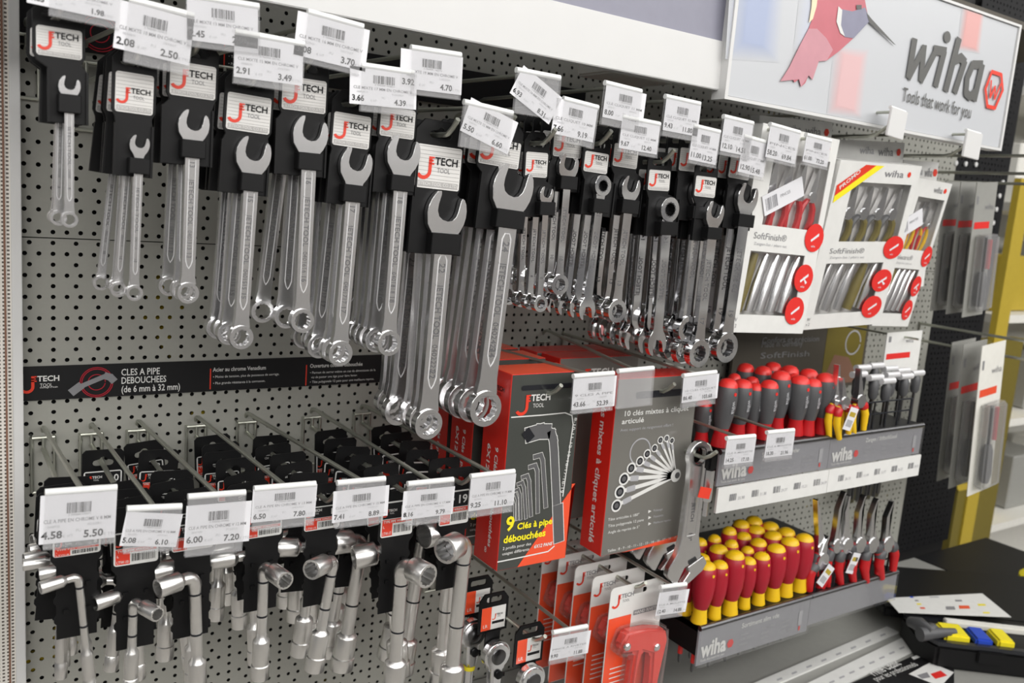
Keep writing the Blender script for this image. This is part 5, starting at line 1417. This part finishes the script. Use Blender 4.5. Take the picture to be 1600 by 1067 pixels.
vb = [((135, 575), (160, 330), 58, 'second'), ((185, 560), (215, 318), 56, 'second'), ((260, 540), (285, 280), 64, 'second'), ((315, 520), (340, 258), 46, 'second'), ((385, 505), (410, 287), 44, 'second'), ((435, 490), (456, 253), 54, 'second'), ((495, 470), (520, 222), 62, 'second'), ((552, 450), (577, 207), 58, 'second'),
      ((178, 505), (205, 250), 50, 'third'), ((245, 490), (266, 236), 46, 'third'), ((305, 470), (330, 202), 50, 'third'), ((368, 455), (392, 226), 52, 'third'), ((424, 440), (446, 197), 58, 'third'), ((485, 425), (507, 182), 60, 'third'),
      ((355, 430), (382, 172), 56, 'fourth'), ((412, 415), (436, 157), 58, 'fourth')]
cnt = {}
for b_, t__, w, row_ in vb:
    k = cnt.get(row_, 0); cnt[row_] = k + 1
    grip('vde', r8(*b_), r8(*t__), w * .3625, zl, '%s yellow and red screwdriver in the %s row of the lower left rack' % (CNT[k], row_), GV)
GP = 'red handled pliers in the lower right rack'
for k, (tp, bs, w, jw, bent, tg, lab) in enumerate((((742, 238), (700, 470), 74, .46, .004, True, 'short pliers with dark grips and a white tag, leftmost in the lower right rack'),
        ((700, 62), (735, 455), 58, .55, 0, False, 'tall straight pliers behind the short ones in the lower right rack'),
        ((800, 55), (775, 450), 62, .56, .010, False, 'tall pliers third from the left in the lower right rack'),
        ((822, 62), (835, 440), 66, .55, .008, True, 'tall pliers with white tag in the middle of the lower right rack'),
        ((880, 68), (890, 430), 66, .55, .012, False, 'bent nose pliers third from the right in the lower right rack'),
        ((935, 83), (945, 420), 66, .55, .012, False, 'bent nose pliers second from the right in the lower right rack'),
        ((1000, 96), (1010, 405), 66, .55, .014, False, 'bent nose pliers at the right end of the lower right rack'))):
    pliers(r8(*tp), r8(*bs), zl, w * .3625, lab, GP, ('red_plastic', 'grip_grey'), jw, bent, tg)
wire_rack(PY(*r8(715, 520), yF).x, PY(*r8(1030, 410), yF).x, zl, .042, 'black wire rail in front of the red handled pliers')
# bit clips under the upper right rack, dark printed panel over the racks
for k, px in enumerate((1332, 1345, 1358, 1371)):
    q = PY(px, 752 - k * 3, -.06); r = MB(); r.box(-.008, .008, -.006, .006, -.05, .03); r.box(-.005, .005, -.010, -.006, -.04, .02); r.bevel(.0015, 1)
    o = r.build('bit_clip', 'dark_steel'); o.location = q; tag(o, '%s of the small dark clips hanging under the upper right rack' % CNT[k], 'clip', 'small dark clips')
    h_ = MB(); h_.tube([(0, .075, .034), (0, -.012, .034)], .002, 8); h_.build('hook_wire', 'zinc_wire', o)
q0, q1 = PY(1150, 522, -.03), PY(1345, 600, -.03); q1.z = max(q1.z, zt + .066)
pp = thing('poster', 'dark printed panel with amber picture above the screwdriver rack', 'panel', T(q0.x, -.03, q1.z - .06)); w = q1.x - q0.x; h = q0.z - q1.z + .08
MB().box(0, w, 0, .006, 0, h).build('board', 'dark_brown', pp, None)
p = MB(); p.rect(w * .66, w * .98, h * .05, h * .95, -.0005, 0); p.flat(arc(w * .88, h * .68, .028, 0, 350, 20) + list(reversed(arc(w * .88, h * .68, .024, 0, 350, 20))), -.0010, 1)
for k, (z, ww) in enumerate(((.92, .5), (.72, .42), (.66, .3), (.5, .36))): text(p, ('Les outils professionnels pour tous', 'Confort et précision', 'Made in Germany', 'SoftFinish')[k], w * .18, h * z, .012, -.001, 2, None, 0, 'l', w * ww)
p.flat([(w * .66, h * .05), (w * .98, h * .05), (w * .86, h * .45), (w * .74, h * .5)], -.0008, 3)
p.build('lettering', ['gold_dark', 'faint_print', 'grey_print', 'rust'], pp, None)
MB().box(.04, .05, .006, .034, h * .4, h * .5).build('fixing', 'dark_steel', pp)
# single white card hanging right of the panel
M, w, h = frame3((1386, 520), (1440, 522), (1378, 580), -.20, -.20)
cdp = thing('carded_tool', 'white hanging card with a red stripe above the T keys', 'card', M)
b = MB(); b.box(0, w, -.001, .001, -.03, h); b.build('card', 'white_print', cdp, None)
p = MB(); p.rect(w * .05, w * .72, h * .30, h * .45, -.0014, 0); text(p, 'wiha', w * .55, h * .70, h * .13, -.0014, 1); p.rect(w * .06, w * .13, h * .75, h * .90, -.0014, 1); p.build('lettering', ['bright_red', 'grey_print'], cdp, None)
MB().tube([(w * .5, -.03, h * .86), (w * .5, .20, h * .86)], .0022, 8).build('hook_wire', 'zinc_wire', cdp)

# ---------------------------------------------------------------- far right: black panel, hooks with blister packs
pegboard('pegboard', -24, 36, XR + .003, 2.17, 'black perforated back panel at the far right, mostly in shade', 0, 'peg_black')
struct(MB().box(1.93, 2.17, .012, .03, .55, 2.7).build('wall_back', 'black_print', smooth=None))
pk = MB()  # white discs painting in the bright shop light seen through the holes
for k, (x, y) in enumerate([(1493, 255), (1508, 256), (1524, 257)] + [(1566 - 5.0 * i, 285 + i * 21) for i in range(0, 6)]):
    q = PY(x, y, 0); pk.lathe([(.006, 0), (.006, .003), (.003, .004)], 10, 0, T(q.x, 0, q.z) @ Matrix.Rotation(PI / 2, 4, 'X'))
o = pk.build('hole_light_discs', 'white_paint'); tag(o, 'white discs standing in for light through the holes of the black panel', 'disc'); o['kind'] = 'stuff'
def tool_blister(TL, TR, BL, y, lab, grp, tint='green_grey', bar='bright_red'):
    M, w, h = frame3(TL, TR, BL, y, y); r = thing('tool_blister', lab, 'blister pack', M, grp)
    b = MB(); b.box(0, w, 0, .0015, 0, h); b.build('card', tint, r, None)
    p = MB(); p.rect(w * .08, w * .80, h * .66, h * .71, -.0005, 0); text(p, 'wiha', w * .5, h * .80, h * .045, -.0005, 1); p.rect(w * .08, w * .16, h * .84, h * .90, -.0005, 1); p.build('lettering', [bar, 'grey_print'], r, None)
    t_ = MB(); t_.tube([(w * .45, -.012, h * .60), (w * .45, -.012, h * .34)], [.004, .004], 8, 1); t_.tube([(w * .45, -.012, h * .34), (w * .45, -.012, h * .30), (w * .45, -.012, h * .14), (w * .45, -.012, h * .08)], [.007, .011, .012, .008], 10, 0)
    t_.tube([(w * .68, -.012, h * .58), (w * .68, -.012, h * .36)], .005, 8, 2); t_.build('packed_tool', ['grip_grey', 'dark_steel', 'red_plastic'], r)
    c = MB(); c.box(w * .14, w * .88, -.026, -.001, h * .05, h * .62); c.bevel(.005, 2); c.build('smoky_blister', 'smoky_blister', r, 40, 'clear plastic blister')
    return r
GB = 'tool blister packs hanging at the far right'
for k, (x, dy) in enumerate(((1478, 8), (1502, 3), (1527, 0))):
    tool_blister((x, 283 + k * 1), (x + 32, 285 + k * 1), (x - 24, 486 + k * 5), -.10 - k * .04, '%s grey blister pack in the upper row at the far right' % ('left', 'middle', 'right')[k], GB)
for k, x in enumerate((1488, 1506, 1535)):
    tool_blister((x, 535 + k * 3), (x + 36, 537 + k * 3), (x - 24, 752 + k * 12), -.12 - k * .05, '%s blister pack in the lower row at the far right' % ('left', 'middle', 'right')[k], GB, 'cream' if k == 2 else 'green_grey', 'box_orange' if k == 2 else 'bright_red')
for k, (px, py, tx, ty, lab) in enumerate(((1400, 243, 1605, 236, 'uppermost'), (1415, 268, 1605, 265, 'second'), (1478, 284, 1605, 284, 'third'), (1436, 505, 1605, 530, 'fourth'), (1436, 531, 1605, 551, 'lowest'))):
    A = PY(px, py, 0); 
    # rods run straight out from the panel
    z = A.z
    r = thing('wire_prong', '%s long wire prong running out to the right edge' % lab, 'hook', T(A.x, 0, z))
    MB().tube([(0, .008, 0), (0, -.34, 0), (0, -.36, .004), (0, -.38, .016)], .0032, 8).build('prong', 'zinc_wire', r)
    MB().tube([(0, -.003, -.06), (0, -.003, .004)], .0024, 8).build('wall_bracket', 'zinc_wire', r)
# goods of the next stand, beyond the end of the black panel
ys = .16
xe0, xe1, xe2, xe3 = PY(1484, 800, ys).x, PY(1520, 800, ys).x, PY(1548, 500, ys).x, PY(1566, 500, ys).x
ns = thing('display_stand', 'cream display stand with yellow front edge beyond the black panel', 'stand', T(xe1, ys, 0))
MB().box(0, 2.2, .36, .40, 0, 2.1).build('back_board', 'cream', ns, None)
for z in (.62, .98, 1.32, 1.66, 2.0): MB().box(.02, 2.2, .03, .36, z, z + .025).build('shelf', 'cream', ns, None)
MB().box(xe2 - xe1, xe3 - xe1, -.02, .0, .60, 1.75).build('yellow_edge', 'amber', ns, None, 'yellow edge strip')
ds = MB(); ds.box(xe0 - xe1, 0.10, -.015, .02, .60, 1.28, 0)
for k in range(3): ds.prism(rrect(-.15, -.02, .82 + .14 * k, .93 + .14 * k, .02), -.017, -.0155, 1, None, [rrect(-.13, -.04, .84 + .14 * k, .91 + .14 * k, .015)])
ds.build('printed_side', ['gold_dark', 'amber'], ns, None, 'dark yellow printed side panel')
rnd = random.Random(3)
for z in (.647, 1.007, 1.347, 1.687):
    for k in range(4):
        o = MB().box(0, .22, 0, .16, 0, .16 + .08 * rnd.random()).bevel(.004, 1).build('goods_carton', rnd.choice(['cream', 'amber', 'cream', 'green_grey']), None, None)
        o.location = (xe1 + .12 + k * .30, ys + .10, z); tag(o, 'plain carton on the shelf of the stand beyond, far right', 'carton', 'cartons on the stand beyond')

# ---------------------------------------------------------------- deck with price rails, leaflet and open tool case
zd = ZO - .95
dk = thing('deck_shelf', 'grey deck shelf below the tool racks', 'shelf', T(.60, -.62, zd))
MB().box(0, 1.40, 0, .61, -.03, 0).bevel(.002).build('board', 'deck_grey', dk); MB().box(1.402, 1.75, 0, .61, -.03, 0).bevel(.002).build('board', 'black_print', dk, 35, 'black end of the deck')
MB().box(0, 1.75, .02, .06, -zd, -.03).build('plinth', 'white_paint', dk, None)
def slab(name, quad, z, th, m_, label, cat):
    P_ = [PZ(*q, z) for q in quad]; O = P_[0]; t = thing(name, label, cat, T(O.x, O.y, z))
    b = MB(); k = len(P_); b.v = [(q.x - O.x, q.y - O.y, 0) for q in P_] + [(q.x - O.x, q.y - O.y, th) for q in P_]; b.f = [tuple(range(k)), tuple(k + i for i in reversed(range(k)))] + [(i, (i + 1) % k, k + (i + 1) % k, k + i) for i in range(k)]; b.m = [0] * (k + 2)
    b.build('body', m_, t, None)
    def loc(px, py): q = PZ(px, py, z + th); return Vector((q.x - O.x, q.y - O.y, th + .0004))
    return t, loc
def quad_on(b, loc, pts, mi, dz=0):
    vs = [tuple(loc(*q) + Vector((0, 0, dz))) for q in pts]; b.add(vs, [tuple(range(len(vs)))], mi)
def text_on(b, loc, t, p0, p1, hh, mi, bold=0):
    a = loc(*p0); e_ = loc(*p1); d = e_ - a; Mx = T(*a) @ RotZ(math.atan2(d.y, d.x)) @ RotX(-PI / 2); text(b, t, 0, 0, hh, 0, mi, Mx, bold, 'l', d.length)
def r6(x, y): return 1060 + x * .2625, 880 + y * .2625
for nm, quad, y0 in (('upper', (r6(440, 727), r6(1240, 385), r6(1310, 418), r6(590, 727)), 0), ('lower', (r6(745, 735), r6(1335, 450), r6(1405, 525), r6(975, 735)), 1)):
    s_, loc = slab('price_rail', quad, zd + .001, .004, 'white_print', '%s white price rail lying on the deck shelf' % nm, 'price rail')
    b = MB()
    (ax, ay), (bx_, by_), (cx_, cy_), (dx_, dy_) = quad
    for k in range(8):
        f = .12 + k * .115; mx_ = ax + (bx_ - ax) * f + (dx_ - ax) * .45 * (1 - f) + (cx_ - bx_) * .45 * f; my_ = ay + (by_ - ay) * f + (dy_ - ay) * .45 * (1 - f) + (cy_ - by_) * .45 * f
        quad_on(b, loc, [(mx_ - 4, my_ + 1), (mx_ + 4, my_ - 2.2), (mx_ + 5.5, my_ + .3), (mx_ - 2.5, my_ + 3.5)], 0)
    b.build('lettering', ['faint_print'], s_, None)
lf, loc = slab('leaflet', (r6(1000, 735), r6(1420, 548), r6(1640, 640), r6(1640, 760)), zd + .001, .003, 'black_print', 'dark printed leaflet on the deck in front of the tool case', 'leaflet')
b = MB(); quad_on(b, loc, [r6(1370, 660), r6(1500, 590), r6(1640, 650), r6(1560, 735)], 0)
quad_on(b, loc, [r6(1500, 660), r6(1560, 640), r6(1600, 670), r6(1530, 690)], 1, .0003); quad_on(b, loc, [r6(1420, 668), r6(1480, 650), r6(1500, 680), r6(1450, 690)], 2, .0003)
text_on(b, loc, 'Prime Classic', r6(1168, 672), r6(1330, 602), .020, 0, .012); text_on(b, loc, 'pour les professionnels', r6(1182, 704), r6(1430, 607), .014, 0)
quad_on(b, loc, [r6(1385, 560), r6(1425, 545), r6(1440, 560), r6(1400, 575)], 0)
b.build('lettering', ['white_print', 'bright_red', 'grey_print'], lf, None)

cs = thing('tool_case', 'open black tool case with yellow and blue blocks on the deck', 'case', T(0, 0, 0))
# base tray: rim line seen at r8 places, standing on the deck
zr = zd + .055
fl = PZ(*r8(1170, 690), zr); bl_ = PZ(*r8(1042, 590), zr); frt = PZ(*r8(1640, 745), zr)
ex = (frt - fl).normalized(); Wc = .36; eyv = Vector((-ex.y, ex.x, 0)); Dc = max(.12, (bl_ - fl).dot(eyv))
Mc = Matrix.Identity(4)
for i in range(3): Mc[i][0] = ex[i]; Mc[i][1] = eyv[i]; Mc[i][2] = (0, 0, 1)[i]
fl0 = Vector((fl.x, fl.y, zd + .001)); Mc[0][3], Mc[1][3], Mc[2][3] = fl0
cs.matrix_world = Mc
Ic = Mc.inverted()
def cl(px, py, z): q = Ic @ PZ(px, py, z); return q.x, q.y
cut = .045
ol = [(0, cut), (cut * .6, 0), (Wc, 0), (Wc, Dc), (0, Dc)]
b = MB()
def vprism(bb, pts, z0, z1, mi=0):
    k = len(pts); bb.add([(x, y, z0) for x, y in pts] + [(x, y, z1) for x, y in pts], [tuple(reversed(range(k))), tuple(k + i for i in range(k))] + [(i, (i + 1) % k, k + (i + 1) % k, k + i) for i in range(k)], mi)
vprism(b, ol, 0, .046); b.bevel(.005, 2, 40)
e2 = MB(); il = [(.012, cut + .006), (cut * .6 + .008, .012), (Wc, .012), (Wc, Dc - .012), (.012, Dc - .012)]
b.build('base_tray', 'black_plastic', cs, 40)
rim = MB(); k = 5
vs = [(x, y, .046) for x, y in ol] + [(x, y, .054) for x, y in ol] + [(x, y, .054) for x, y in il] + [(x, y, .046) for x, y in il]
fs = []
for i in range(5):
    j = (i + 1) % 5
    for a_ in range(4):
        b2_ = (a_ + 1) % 4; fs.append((a_ * 5 + i, a_ * 5 + j, b2_ * 5 + j, b2_ * 5 + i))
rim.add(vs, fs, 0); rim.build('rim', 'black_gloss', cs, None)
for x in (.10, .24): MB().box(x, x + .05, -.006, 0, .022, .046).bevel(.002).build('latch', 'black_plastic', cs)
for nm, pa, pb, m_, hh in (('yellow_block', (1275, 690), (1400, 720), 'yellow_block', .018), ('blue_block', (1400, 695), (1492, 722), 'blue_block', .016), ('yellow_block', (1490, 700), (1580, 725), 'yellow_block', .018)):
    x0, y0 = cl(*r8(*pa), zd + .060); x1, _ = cl(*r8(*pb), zd + .060); y0 = max(.016, y0 - .02)
    MB().box(x0, x1, y0, min(y0 + .055, Dc - .014), .046, .046 + hh).bevel(.004).build(nm, m_, cs)
x0, y0 = cl(*r8(1275, 640), zd + .05); x1, _ = cl(*r8(1640, 650), zd + .05)
MB().box(x0, min(x1, Wc - .012), Dc - .030, Dc - .012, .046, .058).bevel(.002).build('cream_strip', 'cream', cs, 35, 'cream strip')
x0, y0 = cl(*r8(1110, 600), zd + .07); x1, y1 = cl(*r8(1240, 680), zd + .07)
g = MB(); g.tube([(x0, max(y0, .03), .064), (x0 + (x1 - x0) * .3, y0 * .7 + y1 * .3, .070), (x0 + (x1 - x0) * .6, y0 * .4 + y1 * .6, .068), (x1, max(y1, .03), .062)], [.010, .014, .012, .015], 12); g.tube([(x1 - .03, y1 + .02, .062), (x1 + .045, y1 + .045, .064)], [.014, .007], 10)
g.build('black_tool', 'grip_grey', cs, 50)
ld = MB(); ld.box(0.01, Wc, Dc + .002, Dc + .020, .040, .052); 
ld.build('hinge', 'black_plastic', cs, None)
lid = MB(); lid.add([(-.03, Dc + .02, .030), (Wc, Dc + .02, .030), (Wc, Dc + .26, .030), (-.06, Dc + .22, .030), (-.03, Dc + .02, .052), (Wc, Dc + .02, .052), (Wc, Dc + .26, .062), (-.06, Dc + .22, .062)], [(0, 1, 2, 3), (4, 7, 6, 5), (0, 4, 5, 1), (1, 5, 6, 2), (2, 6, 7, 3), (3, 7, 4, 0)]); lid.bevel(.004, 2)
lid.build('lid', 'black_plastic', cs, 40)
sh, loc = slab('printed_sheet', (r8(1060, 572), r8(1545, 592), r8(1420, 490), r8(1005, 510)), zd + .066, .001, 'white_print', 'white printed sheet lying in the open lid of the tool case', 'sheet')
b = MB()
for k, (x, y, ww, hh, mi) in enumerate(((1118, 505, 16, 6, 0), (1140, 520, 16, 6, 2), (1150, 535, 20, 6, 1), (1165, 552, 22, 7, 3), (1285, 552, 40, 14, 2), (1345, 548, 46, 14, 3), (1320, 520, 30, 7, 2), (1420, 538, 34, 8, 1), (1215, 505, 40, 5, 4), (1440, 572, 30, 6, 1))):
    quad_on(b, loc, [r8(x - ww / 2, y + hh / 2), r8(x + ww / 2, y + hh / 2), r8(x + ww / 2 - 6, y - hh / 2), r8(x - ww / 2 - 4, y - hh / 2)], mi)
b.build('lettering', ['blue_block', 'yellow_block', 'grey_print', 'box_orange', 'faint_print'], sh, None)
q = PZ(1650, 925, zd + .02); yb_ = MB(); yb_.lathe([(.075, 0), (.080, .01), (.080, .045), (.070, .052), (.03, .054)], 28); o = yb_.build('yellow_reel', 'yellow_block'); o.location = (q.x, q.y, zd + .0005); tag(o, 'round yellow reel at the right edge of the picture', 'reel')
